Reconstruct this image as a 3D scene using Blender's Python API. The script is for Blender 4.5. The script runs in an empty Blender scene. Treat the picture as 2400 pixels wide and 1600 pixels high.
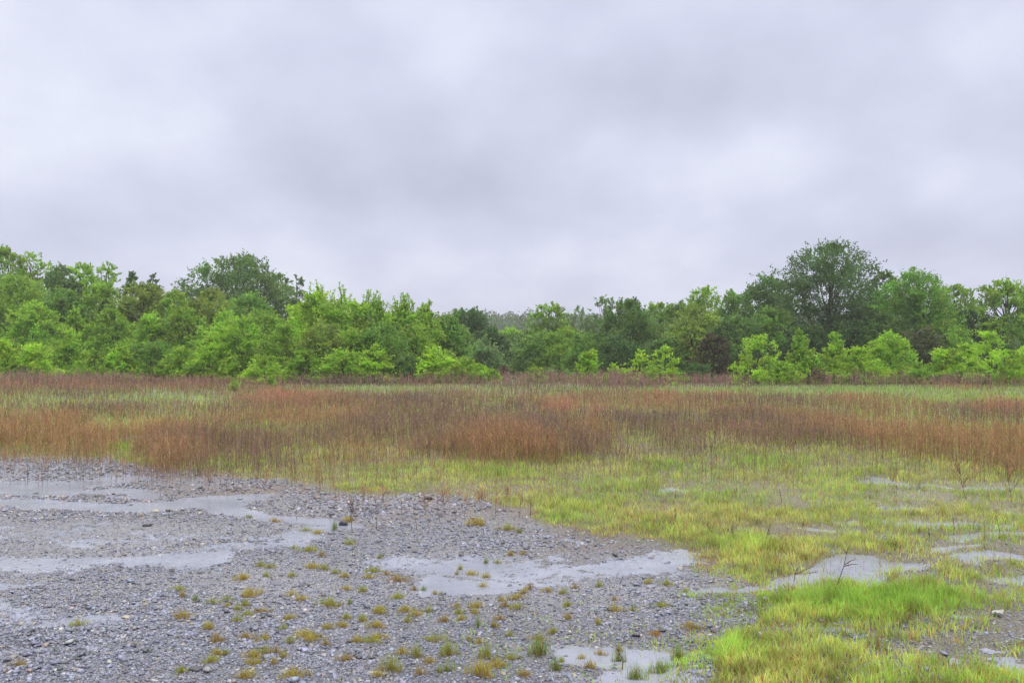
import bpy, math, random
import numpy as np
from mathutils import Vector
R = math.radians
rng = np.random.default_rng(7)
random.seed(7)
sc = bpy.context.scene
COL = sc.collection

# ------------------------------------------------------------------ camera, sky, sun, exposure
CAM_H = 1.6
FS = 35 / 36 * 2400            # focal length in source pixels
HOR = 839.0                    # horizon row in source pixels
K = 2400 / 2352.0              # reading scale of my notes -> source pixels
PITCH = math.atan((HOR - 800) / FS)
cam = bpy.data.cameras.new('camera'); cam.lens = 35; cam.sensor_width = 36
cam.clip_start = 0.1; cam.clip_end = 6000
co = bpy.data.objects.new('camera', cam); COL.objects.link(co)
co.location = (0, 0, CAM_H); co.rotation_euler = (R(90) + PITCH, 0, 0)
sc.camera = co

w = bpy.data.worlds.new('World'); sc.world = w; w.use_nodes = True
nt = w.node_tree; nt.nodes.clear()
def N(t, nt=nt, **kw):
    n = nt.nodes.new(t)
    for k, v in kw.items():
        if k.startswith('i_'):
            kk = k[2:]; n.inputs[int(kk) if kk.isdigit() else kk].default_value = v
        else: setattr(n, k, v)
    return n
def math_n(nt, op, a, b=None, c=None):
    n = nt.nodes.new('ShaderNodeMath'); n.operation = op
    for i, x in enumerate((a, b, c)):
        if x is None: continue
        if isinstance(x, (int, float)): n.inputs[i].default_value = x
        else: nt.links.new(x, n.inputs[i])
    return n.outputs[0]
SUN_EL, SUN_AZ = 58, 150
sky = N('ShaderNodeTexSky', sky_type='NISHITA', sun_disc=False, sun_elevation=R(SUN_EL), sun_rotation=R(SUN_AZ), dust_density=4.0)
tc = N('ShaderNodeTexCoord')
sep = N('ShaderNodeSeparateXYZ'); nt.links.new(tc.outputs['Generated'], sep.inputs[0])
zc = math_n(nt, 'MAXIMUM', sep.outputs[2], 0.0)
den = math_n(nt, 'ADD', zc, 0.42)
px_ = math_n(nt, 'DIVIDE', sep.outputs[0], den); py_ = math_n(nt, 'DIVIDE', sep.outputs[1], den)
comb = N('ShaderNodeCombineXYZ'); nt.links.new(px_, comb.inputs[0]); nt.links.new(py_, comb.inputs[1])
mp = N('ShaderNodeMapping'); mp.inputs['Location'].default_value = (3.1, 1.7, 0.4); mp.inputs['Scale'].default_value = (2.0, 1.6, 1)
nt.links.new(comb.outputs[0], mp.inputs[0])
n1 = N('ShaderNodeTexNoise', i_Scale=1.0, i_Detail=4.5, i_Roughness=0.48, i_Distortion=0.25)
nt.links.new(mp.outputs[0], n1.inputs['Vector'])
n2 = N('ShaderNodeTexNoise', i_Scale=2.9, i_Detail=3.0, i_Roughness=0.5)
nt.links.new(mp.outputs[0], n2.inputs['Vector'])
cl = math_n(nt, 'ADD', math_n(nt, 'MULTIPLY', math_n(nt, 'SUBTRACT', n1.outputs[0], 0.5), 1.25),
            math_n(nt, 'MULTIPLY', math_n(nt, 'SUBTRACT', n2.outputs[0], 0.5), 0.6))
def sky_patch(acc, x, y, sx, sy, amp):      # brighter or darker stretch of cloud in a compass direction
    d = Vector(((x - 1176) / 2287, 1, (822 - y) / 2287)).normalized()
    s = nt.nodes.new('ShaderNodeVectorMath'); s.operation = 'SUBTRACT'; nt.links.new(tc.outputs['Generated'], s.inputs[0]); s.inputs[1].default_value = d
    m = nt.nodes.new('ShaderNodeVectorMath'); m.operation = 'MULTIPLY'; nt.links.new(s.outputs[0], m.inputs[0])
    m.inputs[1].default_value = (2287 / sx, 2287 / sx, 2287 / sy)
    l = nt.nodes.new('ShaderNodeVectorMath'); l.operation = 'DOT_PRODUCT'; nt.links.new(m.outputs[0], l.inputs[0]); nt.links.new(m.outputs[0], l.inputs[1])
    e = math_n(nt, 'EXPONENT', math_n(nt, 'MULTIPLY', l.outputs['Value'], -1.0))
    return math_n(nt, 'ADD', acc, math_n(nt, 'MULTIPLY', e, amp))
for p in [(1700, 365, 210, 85, .30), (1500, 190, 300, 110, -.14), (1080, 450, 330, 110, -.20), (150, 120, 420, 200, .26),
          (330, 330, 160, 60, .14), (2330, 90, 260, 180, .26), (2250, 420, 180, 70, .12), (1250, 90, 180, 60, .14),
          (120, 500, 420, 70, -.12), (1980, 560, 420, 60, -.10), (1150, 600, 260, 40, .12), (700, 420, 220, 90, -.10), (2050, 230, 220, 70, -.08), (760, 200, 260, 60, .06)]:
    cl = sky_patch(cl, *p)
cl = math_n(nt, 'ADD', cl, 0.50)
rmp = N('ShaderNodeValToRGB'); nt.links.new(cl, rmp.inputs[0])
el = rmp.color_ramp.elements
el[0].position = 0.1; el[0].color = (0.485, 0.51, 0.655, 1)
el[1].position = 1.0; el[1].color = (0.83, 0.87, 0.97, 1)
e = el.new(0.5); e.color = (0.615, 0.645, 0.81, 1)
up = math_n(nt, 'MAXIMUM', math_n(nt, 'SUBTRACT', sep.outputs[2], 0.36), 0.0)
up = math_n(nt, 'ADD', math_n(nt, 'MULTIPLY', up, 4.4), 1.0)       # overcast cloud gets brighter overhead
vs = N('ShaderNodeVectorMath', operation='SCALE'); wm2 = N('ShaderNodeMix', data_type='RGBA'); mrz = N('ShaderNodeMapRange'); mrz.inputs[1].default_value = .34; mrz.inputs[2].default_value = .6; nt.links.new(sep.outputs[2], mrz.inputs[0]); nt.links.new(mrz.outputs[0], wm2.inputs[0])
nt.links.new(rmp.outputs[0], wm2.inputs[6]); wm2.inputs[7].default_value = (.70, .68, .64, 1); nt.links.new(wm2.outputs[2], vs.inputs[0]); nt.links.new(up, vs.inputs['Scale'])
b1 = N('ShaderNodeBackground', i_Strength=0.1); nt.links.new(sky.outputs[0], b1.inputs[0])
b2 = N('ShaderNodeBackground', i_Strength=1.0); nt.links.new(vs.outputs[0], b2.inputs[0])
mx = N('ShaderNodeMixShader', i_Fac=0.95); nt.links.new(b1.outputs[0], mx.inputs[1]); nt.links.new(b2.outputs[0], mx.inputs[2])
wo = N('ShaderNodeOutputWorld'); nt.links.new(mx.outputs[0], wo.inputs[0])

sl = bpy.data.lights.new('sun', 'SUN'); sl.energy = 1.5; sl.angle = R(25); sl.color = (1.0, 0.95, 0.84)
so = bpy.data.objects.new('sun', sl); COL.objects.link(so)
so.rotation_euler = Vector((math.sin(R(SUN_AZ)) * math.cos(R(SUN_EL)), math.cos(R(SUN_AZ)) * math.cos(R(SUN_EL)), math.sin(R(SUN_EL)))).to_track_quat('Z', 'Y').to_euler()
sc.view_settings.view_transform = 'Standard'; sc.view_settings.look = 'None'
sc.view_settings.exposure = 0.16; sc.view_settings.gamma = 1.0
sc.render.engine = 'CYCLES'
sc.cycles.max_bounces = 6; sc.cycles.diffuse_bounces = 3; sc.cycles.glossy_bounces = 2; sc.cycles.transmission_bounces = 3; sc.cycles.volume_bounces = 0
sc.cycles.use_denoising = True; sc.cycles.denoising_prefilter = 'NONE'

# ------------------------------------------------------------------ helpers
def at(x, y, z=0.0):
    """ground point seen at source pixel (x, y), on the level z"""
    d = Vector(((x - 1200) / FS, 1, (800 - y) / FS))
    c, s = math.cos(PITCH), math.sin(PITCH)
    d = Vector((d.x, d.y * c - d.z * s, d.y * s + d.z * c))
    t = (z - CAM_H) / d.z
    return Vector((d.x * t, d.y * t, z))
def at_dist(x, y, D):
    d = Vector(((x - 1200) / FS, 1, (800 - y) / FS))
    c, s = math.cos(PITCH), math.sin(PITCH)
    d = Vector((d.x, d.y * c - d.z * s, d.y * s + d.z * c)); t = D / d.y
    return Vector((d.x * t, D, CAM_H + d.z * t))
def pix(X, Y):
    """ground plan position -> map coordinates of my notes (2352 wide)"""
    Y = np.maximum(Y, 0.05)
    return 1176 + 2287 * X / Y, 822 + 2287 * CAM_H / Y

def _h(ix, iy, s):
    n = (ix.astype(np.int64) * 374761393 + iy.astype(np.int64) * 668265263 + s * 974711) & 0x7fffffff
    n = ((n ^ (n >> 13)) * 1274126177) & 0x7fffffff
    n = (n ^ (n >> 16)) & 0xffff
    return n / 65535.0
def vnoise(x, y, s=0):
    ix, iy = np.floor(x), np.floor(y); fx, fy = x - ix, y - iy
    fx = fx * fx * (3 - 2 * fx); fy = fy * fy * (3 - 2 * fy)
    a, b, c, d = _h(ix, iy, s), _h(ix + 1, iy, s), _h(ix, iy + 1, s), _h(ix + 1, iy + 1, s)
    return (a * (1 - fx) + b * fx) * (1 - fy) + (c * (1 - fx) + d * fx) * fy
def fbm(x, y, s=0, o=4, g=0.5):
    v = 0; a = 1; t = 0
    for i in range(o):
        v = v + a * vnoise(x * 2**i + 17.3 * i, y * 2**i - 9.1 * i, s + i); t += a; a *= g
    return v / t - 0.5            # about -0.35 .. 0.35
def smooth(a, b, x):
    t = np.clip((x - a) / (b - a), 0, 1); return t * t * (3 - 2 * t)

def build(name, V, faces, mat, col=None, parent=None, smooth_sh=False, link=True):
    me = bpy.data.meshes.new(name)
    V = np.asarray(V, np.float32)
    faces = [np.asarray(f, np.int32) for f in faces if len(f)]
    nl = sum(f.size for f in faces); npoly = sum(len(f) for f in faces)
    me.vertices.add(len(V)); me.vertices.foreach_set('co', V.ravel())
    me.loops.add(nl); me.loops.foreach_set('vertex_index', np.concatenate([f.ravel() for f in faces]))
    me.polygons.add(npoly)
    tot = np.concatenate([np.full(len(f), f.shape[1], np.int32) for f in faces])
    me.polygons.foreach_set('loop_start', np.concatenate([[0], np.cumsum(tot)[:-1]]).astype(np.int32))
    if smooth_sh: me.polygons.foreach_set('use_smooth', np.ones(npoly, bool))
    if col is not None:
        a = me.color_attributes.new('Col', 'FLOAT_COLOR', 'POINT')
        c = np.ones((len(V), 4), np.float32); c[:, :3] = col
        a.data.foreach_set('color', c.ravel())
    me.update(calc_edges=True)
    me.materials.append(mat)
    o = bpy.data.objects.new(name, me)
    if link: COL.objects.link(o)
    if parent is not None: o.parent = parent
    return o
def tag(o, label=None, cat=None, group=None, kind=None):
    if label: o['label'] = label
    if cat: o['category'] = cat
    if group: o['group'] = group
    if kind: o['kind'] = kind
    return o
def empty(name, loc, rz=0):
    o = bpy.data.objects.new(name, None); COL.objects.link(o); o.empty_display_size = 0.1
    o.location = loc; o.rotation_euler = (0, 0, rz); return o
def unit(v): return v / np.maximum(np.linalg.norm(v, axis=-1, keepdims=True), 1e-9)

# ------------------------------------------------------------------ materials
def mat_leaf(name, trans=0.35, rough=0.45, spec=0.4, noise=0.0, tgain=(1.05, 1.12, 0.8)):
    m = bpy.data.materials.new(name); m.use_nodes = True; t = m.node_tree; t.nodes.clear()
    at_ = N('ShaderNodeAttribute', t, attribute_name='Col')
    nz = N('ShaderNodeTexNoise', t, i_Scale=9.0, i_Detail=2.0)
    geo = N('ShaderNodeNewGeometry', t); t.links.new(geo.outputs['Position'], nz.inputs['Vector'])
    mr = N('ShaderNodeMapRange', t); mr.inputs[3].default_value = 1 - noise; mr.inputs[4].default_value = 1 + noise; t.links.new(nz.outputs[0], mr.inputs[0])
    sc_ = N('ShaderNodeVectorMath', t, operation='SCALE'); t.links.new(at_.outputs['Color'], sc_.inputs[0]); t.links.new(mr.outputs[0], sc_.inputs['Scale'])
    p = N('ShaderNodeBsdfPrincipled', t, i_Roughness=rough); p.inputs['Specular IOR Level'].default_value = spec
    t.links.new(sc_.outputs[0], p.inputs['Base Color'])
    out = N('ShaderNodeOutputMaterial', t)
    if trans:
        tr = N('ShaderNodeBsdfTranslucent', t)
        g = N('ShaderNodeVectorMath', t, operation='MULTIPLY'); t.links.new(sc_.outputs[0], g.inputs[0]); g.inputs[1].default_value = tgain
        t.links.new(g.outputs[0], tr.inputs[0])
        mx = N('ShaderNodeMixShader', t, i_Fac=trans); t.links.new(p.outputs[0], mx.inputs[1]); t.links.new(tr.outputs[0], mx.inputs[2])
        t.links.new(mx.outputs[0], out.inputs[0])
    else: t.links.new(p.outputs[0], out.inputs[0])
    return m
M_LEAF = mat_leaf('leaf', 0.45, 0.5, 0.3, 0.15)
M_GRASS = mat_leaf('grass_blade', 0.5, 0.5, 0.3, 0.12)
M_WEED = mat_leaf('dry_stalk', 0.15, 0.8, 0.15, 0.1, (1, 1, 1))
M_BARK = mat_leaf('bark', 0.0, 0.9, 0.15, 0.4)
M_STONE = mat_leaf('wet_stone', 0.0, 0.34, 0.6, 0.3)
def mat_ground():
    m = bpy.data.materials.new('wet_grit'); m.use_nodes = True; t = m.node_tree
    p = t.nodes['Principled BSDF']; p.inputs['Roughness'].default_value = 0.5
    at_ = N('ShaderNodeAttribute', t, attribute_name='Col'); geo = N('ShaderNodeNewGeometry', t)
    n1 = N('ShaderNodeTexNoise', t, i_Scale=1.0, i_Detail=8.0, i_Roughness=0.7); mpn = N('ShaderNodeMapping', t); mpn.inputs['Scale'].default_value = (18, 18, 18)
    t.links.new(geo.outputs['Position'], mpn.inputs[0]); t.links.new(mpn.outputs[0], n1.inputs['Vector'])
    vor = N('ShaderNodeTexVoronoi', t, i_Scale=85.0); t.links.new(geo.outputs['Position'], vor.inputs['Vector'])
    mr = N('ShaderNodeMapRange', t); mr.inputs[3].default_value = 0.55; mr.inputs[4].default_value = 1.45; t.links.new(n1.outputs[0], mr.inputs[0])
    sepc = N('ShaderNodeSeparateColor', t); t.links.new(vor.outputs['Color'], sepc.inputs[0])
    mr2 = N('ShaderNodeMapRange', t); mr2.inputs[3].default_value = 0.6; mr2.inputs[4].default_value = 1.5; t.links.new(sepc.outputs[0], mr2.inputs[0])
    k = math_n(t, 'MULTIPLY', mr.outputs[0], mr2.outputs[0])
    s = N('ShaderNodeVectorMath', t, operation='SCALE'); t.links.new(at_.outputs['Color'], s.inputs[0]); t.links.new(k, s.inputs['Scale'])
    t.links.new(s.outputs[0], p.inputs['Base Color'])
    b = N('ShaderNodeBump', t, i_Strength=0.7, i_Distance=0.01); t.links.new(vor.outputs['Distance'], b.inputs['Height']); t.links.new(b.outputs[0], p.inputs['Normal'])
    return m
M_GROUND = mat_ground()
def mat_water():
    m = bpy.data.materials.new('rain_water'); m.use_nodes = True; t = m.node_tree
    p = t.nodes['Principled BSDF']; p.inputs['Roughness'].default_value = 0.1; p.inputs['IOR'].default_value = 1.33
    geo = N('ShaderNodeNewGeometry', t)
    mu = N('ShaderNodeTexNoise', t, i_Scale=1.1, i_Detail=5.0, i_Roughness=0.6); t.links.new(geo.outputs['Position'], mu.inputs['Vector'])
    rr = N('ShaderNodeValToRGB', t); t.links.new(mu.outputs[0], rr.inputs[0])
    rr.color_ramp.elements[0].position = 0.3; rr.color_ramp.elements[0].color = (0.215, 0.235, 0.305, 1)
    rr.color_ramp.elements[1].position = 0.7; rr.color_ramp.elements[1].color = (0.30, 0.32, 0.40, 1)
    t.links.new(rr.outputs[0], p.inputs['Base Color'])
    v = N('ShaderNodeTexVoronoi', t, i_Scale=16.0, feature='SMOOTH_F1'); t.links.new(geo.outputs['Position'], v.inputs['Vector'])
    wv = math_n(t, 'SINE', math_n(t, 'MULTIPLY', v.outputs['Distance'], 38.0))
    nn = N('ShaderNodeTexNoise', t, i_Scale=55.0, i_Detail=3.0); t.links.new(geo.outputs['Position'], nn.inputs['Vector'])
    hh = math_n(t, 'ADD', math_n(t, 'MULTIPLY', wv, 0.35), nn.outputs[0])
    tp = N('ShaderNodeBsdfTransparent', t); tp.inputs[0].default_value = (.80, .80, .84, 1); mxs = N('ShaderNodeMixShader', t)
    mf = N('ShaderNodeTexNoise', t, i_Scale=1.7, i_Detail=6.0, i_Roughness=0.65); t.links.new(geo.outputs['Position'], mf.inputs['Vector'])
    mfr = N('ShaderNodeMapRange', t); mfr.inputs[1].default_value = .3; mfr.inputs[2].default_value = .7; mfr.inputs[3].default_value = .74; mfr.inputs[4].default_value = 1.0; t.links.new(mf.outputs[0], mfr.inputs[0]); t.links.new(mfr.outputs[0], mxs.inputs[0])
    t.links.new(tp.outputs[0], mxs.inputs[1]); t.links.new(p.outputs[0], mxs.inputs[2]); t.links.new(mxs.outputs[0], t.nodes['Material Output'].inputs[0])
    b = N('ShaderNodeBump', t, i_Strength=0.3, i_Distance=0.003); t.links.new(hh, b.inputs['Height']); t.links.new(b.outputs[0], p.inputs['Normal'])
    return m
M_WATER = mat_water()

# ------------------------------------------------------------------ lie of the land: puddle basins, verge line
# strokes (x0, y0, x1, y1, half-width, depth) in map coordinates; stretched three times along x
POOLS = [(-250, 1120, 150, 1118, 17, 1.0), (150, 1112, 300, 1103, 9, .8), (200, 1128, 340, 1142, 9, .8), (-250, 1160, 150, 1152, 7, .7), (60, 1152, 330, 1170, 9, .9),
         (330, 1168, 520, 1150, 12, .9), (520, 1146, 640, 1132, 8, .7), (480, 1160, 620, 1188, 13, .9), (620, 1192, 780, 1210, 13, 1.0), (780, 1212, 620, 1240, 10, .8), (620, 1240, 420, 1238, 9, .5),
         (440, 1288, 330, 1292, 19, 1.0), (330, 1290, 150, 1282, 16, .62), (640, 1250, 420, 1262, 14, .5), (-100, 1230, 330, 1222, 46, .52), (-150, 1285, 140, 1290, 30, .55), (200, 1400, -160, 1395, 26, .55), (-200, 1340, 60, 1345, 18, .5), (120, 1500, 40, 1500, 12, .5), (430, 1196, 200, 1205, 12, .45),
         (1000, 1342, 1180, 1345, 23, .98), (900, 1298, 1250, 1298, 26, .6), (1250, 1310, 1540, 1290, 26, .58), (1180, 1335, 1330, 1320, 17, .5), (1550, 1290, 1640, 1305, 10, .45), (1200, 1235, 1330, 1245, 8, .4),
         (1330, 1505, 1560, 1500, 30, .85), (1500, 1560, 1600, 1560, 35, .8), (1250, 1560, 1500, 1570, 14, .4),
         (1640, 1345, 1760, 1335, 10, .7), (1820, 1335, 2040, 1330, 21, 1.1), (1900, 1300, 2120, 1312, 10, .85), (2140, 1352, 2330, 1385, 8, .75), (2060, 1200, 2300, 1215, 9, .8), (2150, 1238, 2420, 1232, 8, .85), (2180, 1278, 2420, 1298, 8, .85), (2080, 1262, 2200, 1258, 5, .7), (2250, 1325, 2420, 1340, 7, .8), (1700, 1215, 1760, 1220, 5, .5),
         (1900, 1195, 1990, 1200, 6, .5), (1980, 1100, 2160, 1115, 4.5, 1.0), (2200, 1120, 2420, 1130, 5, 1.0), (1620, 1105, 1680, 1108, 4, .6), (1440, 1180, 1520, 1185, 4, .5), (1600, 1190, 1660, 1195, 5, .6), (1780, 1240, 1850, 1246, 6, .8), (1860, 1215, 1930, 1222, 5, .8), (1700, 1255, 1760, 1262, 5, .7), (2020, 1165, 2120, 1170, 4, .8), (1540, 1130, 1600, 1133, 3, .7), (2240, 1170, 2352, 1178, 5, .9), (2060, 1420, 2140, 1425, 6, .7), (250, 1008, 330, 1008, 3.5, .9), (330, 1013, 570, 1017, 3.5, 1.0), (330, 938, 350, 940, 2, .9),
         (1600, 1450, 2352, 1480, 10, .35), (2200, 1520, 2400, 1540, 16, .4)]
VERGE = np.array([(-2000, 1057), (0, 1057), (250, 1059), (325, 1078), (420, 1085), (520, 1098), (640, 1110), (720, 1128), (800, 1142), (900, 1150), (1000, 1153), (1150, 1160), (1205, 1185), (1240, 1212), (1330, 1230), (1480, 1253), (1600, 1283), (1690, 1322), (1735, 1345)], float)
def pool_depth(vx, vy):
    o = np.zeros_like(vx)
    for (x0, y0, x1, y1, r, d) in POOLS:
        ax, bx = x0 / 3, x1 / 3; px = vx / 3
        dx, dy = bx - ax, y1 - y0; L = dx * dx + dy * dy + 1e-6
        t = np.clip(((px - ax) * dx + (vy - y0) * dy) / L, 0, 1)
        dist = np.hypot(px - ax - t * dx, vy - y0 - t * dy)
        o = np.maximum(o, d * (1 - smooth(0.1 * r, 2.0 * r, dist)))
    return o
def warp(X, Y, vx, vy):
    D = np.maximum(Y, 1)
    s = 2287 / D
    wx = fbm(X * 1.1, Y * 1.1, 31, 4) * 0.9 * s; wyw = fbm(X * 1.1 + 40, Y * 0.8, 57, 4) * 1.1 * s * CAM_H / D
    return vx + wx, vy + wyw
def veg_edge(vx, vy):
    """positive on the grown side of the verge, in map rows"""
    return np.interp(vx, VERGE[:, 0], VERGE[:, 1], right=3000) - vy
def height(X, Y):
    vx, vy = pix(X, Y); wx, wy = warp(X, Y, vx, vy)
    dep = pool_depth(wx, wy)
    h = 0.020 + 0.022 * fbm(X * 0.9, Y * 0.9, 3, 4) + 0.016 * fbm(X * 5, Y * 5, 9, 3) + .024 * fbm(X * 15, Y * 15, 11, 3)
    fl = smooth(300, 900, vx) * smooth(1330, 1200, vy)
    h = h + 0.02 * fl * smooth(1090, 1110, vy) * smooth(1240, 1200, vy) * (vx < 1250)
    h = h - 0.050 * dep; h = np.where(h < 0, h * .45, h)
    far = smooth(18, 40, Y)
    h = h * (1 - far) + far * (0.05 + 0.12 * fbm(X * 0.15, Y * 0.15, 77, 3) - 0.12 * dep)
    hill = 9.0 * np.exp(-((Y - 400) / 90) ** 2) * np.exp(-(X / 260) ** 4)
    lip = 1 - smooth(1.5, 3.5, Y)
    return np.where(Y > 0.5, h * (1 - lip) + 0.02 * lip + hill, 0.02)

# one ground sheet, finer near by
ang = np.concatenate([np.linspace(-math.pi, -0.62, 24)[:-1], np.linspace(-0.62, 0.62, 520), np.linspace(0.62, math.pi, 24)[1:]])
rad = np.concatenate([[0.02, 0.5, 1.2, 2.0, 2.8], np.geomspace(3.4, 40, 820), np.geomspace(41, 900, 90)])
A, Rr = np.meshgrid(ang, rad)
GX, GY = Rr * np.sin(A), Rr * np.cos(A)
GZ = height(GX, GY)
vxg, vyg = pix(GX, GY)
ed = veg_edge(vxg, vyg)
soil = smooth(-10, 20, ed) * (GY > 0.5)
grit = np.array([0.135, 0.135, 0.155]); earth = np.array([0.085, 0.085, 0.035]); turf = np.array([0.10, 0.14, 0.035])
near_right = smooth(1700, 1900, vxg) * smooth(1050, 1150, vyg) * (GY > 0.5)
cc = grit * (1 - soil[..., None]) + earth * soil[..., None]
cc = cc * (1 - near_right[..., None] * .8) + np.array([.12, .11, .09]) * near_right[..., None] * .8
ff = smooth(18, 30, Rr)[..., None]
cc = cc * (1 - ff) + turf * ff
vb = (smooth(-95, -20, ed) * smooth(250, 420, vxg) * (vxg < 1900) * (GY > .5) * np.clip(.5 + 2 * fbm(GX * 1.5, GY * 1.5, 221, 3), 0, 1))[..., None]; cc = cc * (1 - .8 * vb) + np.array([.11, .08, .06]) * .8 * vb
nv = (0.8 + 0.8 * (fbm(GX * .6, GY * .6, 5, 4) + .35))[..., None]
nr, na = A.shape
idx = np.arange(nr * na).reshape(nr, na)
q = np.stack([idx[:-1, :-1], idx[:-1, 1:], idx[1:, 1:], idx[1:, :-1]], -1).reshape(-1, 4)
g = build('ground', np.stack([GX, GY, GZ], -1).reshape(-1, 3), [q], M_GROUND, (cc * nv).reshape(-1, 3), smooth_sh=True)
tag(g, 'wet gravel and soil ground running under the field to the trees', 'ground', kind='structure')
# water standing at one level in every hollow
def sheet(name, x0, x1, y0, y1, z, label):
    o = build(name, [(x0, y0, z), (x1, y0, z), (x1, y1, z), (x0, y1, z)], [[(0, 1, 2, 3)]], M_WATER)
    tag(o, label, 'water', kind='structure')
sheet('water', -26, 26, 3.6, 36, 0.0, 'shallow grey rainwater lying in the hollows of the gravel and grass')

# ------------------------------------------------------------------ scattering
def screen_points(n, vy0, vy1, vx0=-420, vx1=2780):
    vy = rng.uniform(vy0, vy1, n); vx = rng.uniform(vx0, vx1, n)
    Y = 2287 * CAM_H / (vy - 822); X = (vx - 1176) * Y / 2287
    return X, Y, vx, vy
def blades(X, Y, Z, h, wd, lean, col0, col1, bend=0.35):
    n = len(X); f = rng.uniform(0, math.pi, n); ld = rng.uniform(0, 2 * math.pi, n)
    c, s = np.cos(f) * wd / 2, np.sin(f) * wd / 2
    lx, ly = np.cos(ld) * lean * h, np.sin(ld) * lean * h
    V = np.zeros((n, 5, 3))
    V[:, 0] = np.stack([X - c, Y - s, Z], -1); V[:, 1] = np.stack([X + c, Y + s, Z], -1)
    V[:, 2] = np.stack([X + lx * bend + c * .8, Y + ly * bend + s * .8, Z + h * .55], -1)
    V[:, 3] = np.stack([X + lx * bend - c * .8, Y + ly * bend - s * .8, Z + h * .55], -1)
    V[:, 4] = np.stack([X + lx, Y + ly, Z + h * np.sqrt(np.maximum(1 - (lean * .8) ** 2, .1))], -1)
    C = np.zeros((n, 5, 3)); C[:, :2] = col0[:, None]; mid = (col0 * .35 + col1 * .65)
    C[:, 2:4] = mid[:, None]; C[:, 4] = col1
    b = np.arange(n)[:, None] * 5
    return V.reshape(-1, 3), (b + np.array([0, 1, 2, 3]), b + np.array([3, 2, 4])), C.reshape(-1, 3)
def slivers(P, Q, wd, col):
    """thin triangles from P to Q, width wd at P"""
    n = len(P); d = unit(Q - P); f = rng.uniform(0, 2 * math.pi, n)
    r = np.stack([np.cos(f), np.sin(f), np.zeros(n)], -1); s = unit(r - d * np.sum(r * d, -1, keepdims=True)) * np.asarray(wd).reshape(-1, 1) / 2
    V = np.stack([P - s, P + s, Q], 1).reshape(-1, 3); b = np.arange(n)[:, None] * 3
    return V, b + np.array([0, 1, 2]), np.repeat(col, 3, 0)
def weeds(X, Y, Z, h, wd, col, ntw=9, spread=0.22, leanf=0.10):
    """dead stalks: a straight stem and fine twigs over its upper part"""
    n = len(X); ld = rng.uniform(0, 2 * math.pi, n); ln = rng.uniform(0, 1, n) ** 2 * leanf * 2
    ax = unit(np.stack([np.cos(ld) * ln, np.sin(ld) * ln, np.ones(n)], -1))
    B = np.stack([X, Y, Z], -1); T = B + ax * h[:, None]
    vs, fs, cs = [], [], []; off = 0
    def put(v, f, c):
        nonlocal off
        vs.append(v); fs.append(f + off); cs.append(c); off += len(v)
    put(*slivers(B, T, wd * 1.15, col * .75))
    for k in range(ntw):
        t = rng.uniform(.38, .98, n); a = rng.uniform(0, 2 * math.pi, n); L = h * spread * rng.uniform(.35, 1.1, n) * (1.15 - t * .6)
        p = B + ax * (h * t)[:, None]
        d = np.stack([np.cos(a) * .6, np.sin(a) * .6, rng.uniform(.6, 1.3, n)], -1)
        put(*slivers(p, p + unit(d) * L[:, None], wd * rng.uniform(.6, .9, n), col * rng.uniform(.85, 1.3, (n, 1))))
    return np.concatenate(vs), np.concatenate(fs), np.concatenate(cs)
def ell(vx, vy, L, p=2):
    o = np.zeros_like(vx)
    for (x, y, rx, ry, a) in L:
        o = np.maximum(o, a * np.exp(-(((vx - x) / rx) ** 2 + ((vy - y) / ry) ** 2) ** (p / 2)))
    return o
def jit(col, n, v=.2, hshift=.08):
    c = np.tile(np.asarray(col, float), (n, 1)) if np.ndim(col) == 1 else np.array(col, float)
    return np.clip(c * rng.uniform(1 - v, 1 + v, (n, 1)) * rng.uniform(1 - hshift, 1 + hshift, (n, 3)), 0.004, .9)

# green clearings among the dead weeds (map coordinates of their ground)
CLEAR = [(200, 932, 190, 10, 1), (420, 925, 160, 12, .9), (860, 905, 150, 8, .9), (1080, 905, 150, 8, .7), (250, 990, 60, 13, 1), (560, 1000, 190, 14, 1), (370, 990, 90, 9, .7), (290, 1056, 36, 30, 1.3),
         (1500, 905, 220, 8, .9), (1850, 905, 360, 14, 1.2), (2250, 925, 200, 16, 1), (520, 1062, 45, 16, .9), (90, 1049, 150, 6, .8), (830, 1035, 170, 16, .8), (1010, 1005, 120, 8, .4),
         (1310, 985, 110, 10, .5), (1480, 1075, 150, 22, .9), (1750, 1060, 160, 20, .8), (2260, 1005, 150, 12, .8), (1980, 1060, 170, 15, .7), (1180, 1095, 330, 16, 1.1), (800, 1085, 120, 10, .6), (2050, 985, 120, 8, .4)]
RUST = [(630, 930, 80, 14, 1), (1290, 950, 45, 14, 1.2), (1370, 958, 30, 10, .9), (1430, 885, 120, 6, 1), (700, 925, 70, 10, .8), (1960, 925, 60, 9, .9), (1650, 925, 80, 8, .8), (2290, 960, 90, 12, .9), (2190, 900, 60, 8, 1), (1520, 930, 60, 10, .7), (120, 895, 300, 10, .7), (1960, 1000, 200, 9, .5), (1690, 1000, 120, 8, .4)]
DUSK = [(250, 955, 330, 9, 1), (980, 945, 180, 12, 1), (560, 945, 130, 9, .6), (1050, 880, 350, 5, .9), (1650, 885, 90, 5, .9), (2000, 884, 110, 6, .9), (1550, 985, 220, 9, .7), (2280, 985, 130, 14, .9), (1900, 990, 150, 7, .7), (1260, 1040, 60, 10, .8), (1400, 1085, 100, 10, .5), (850, 890, 120, 4, .8)]
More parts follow.
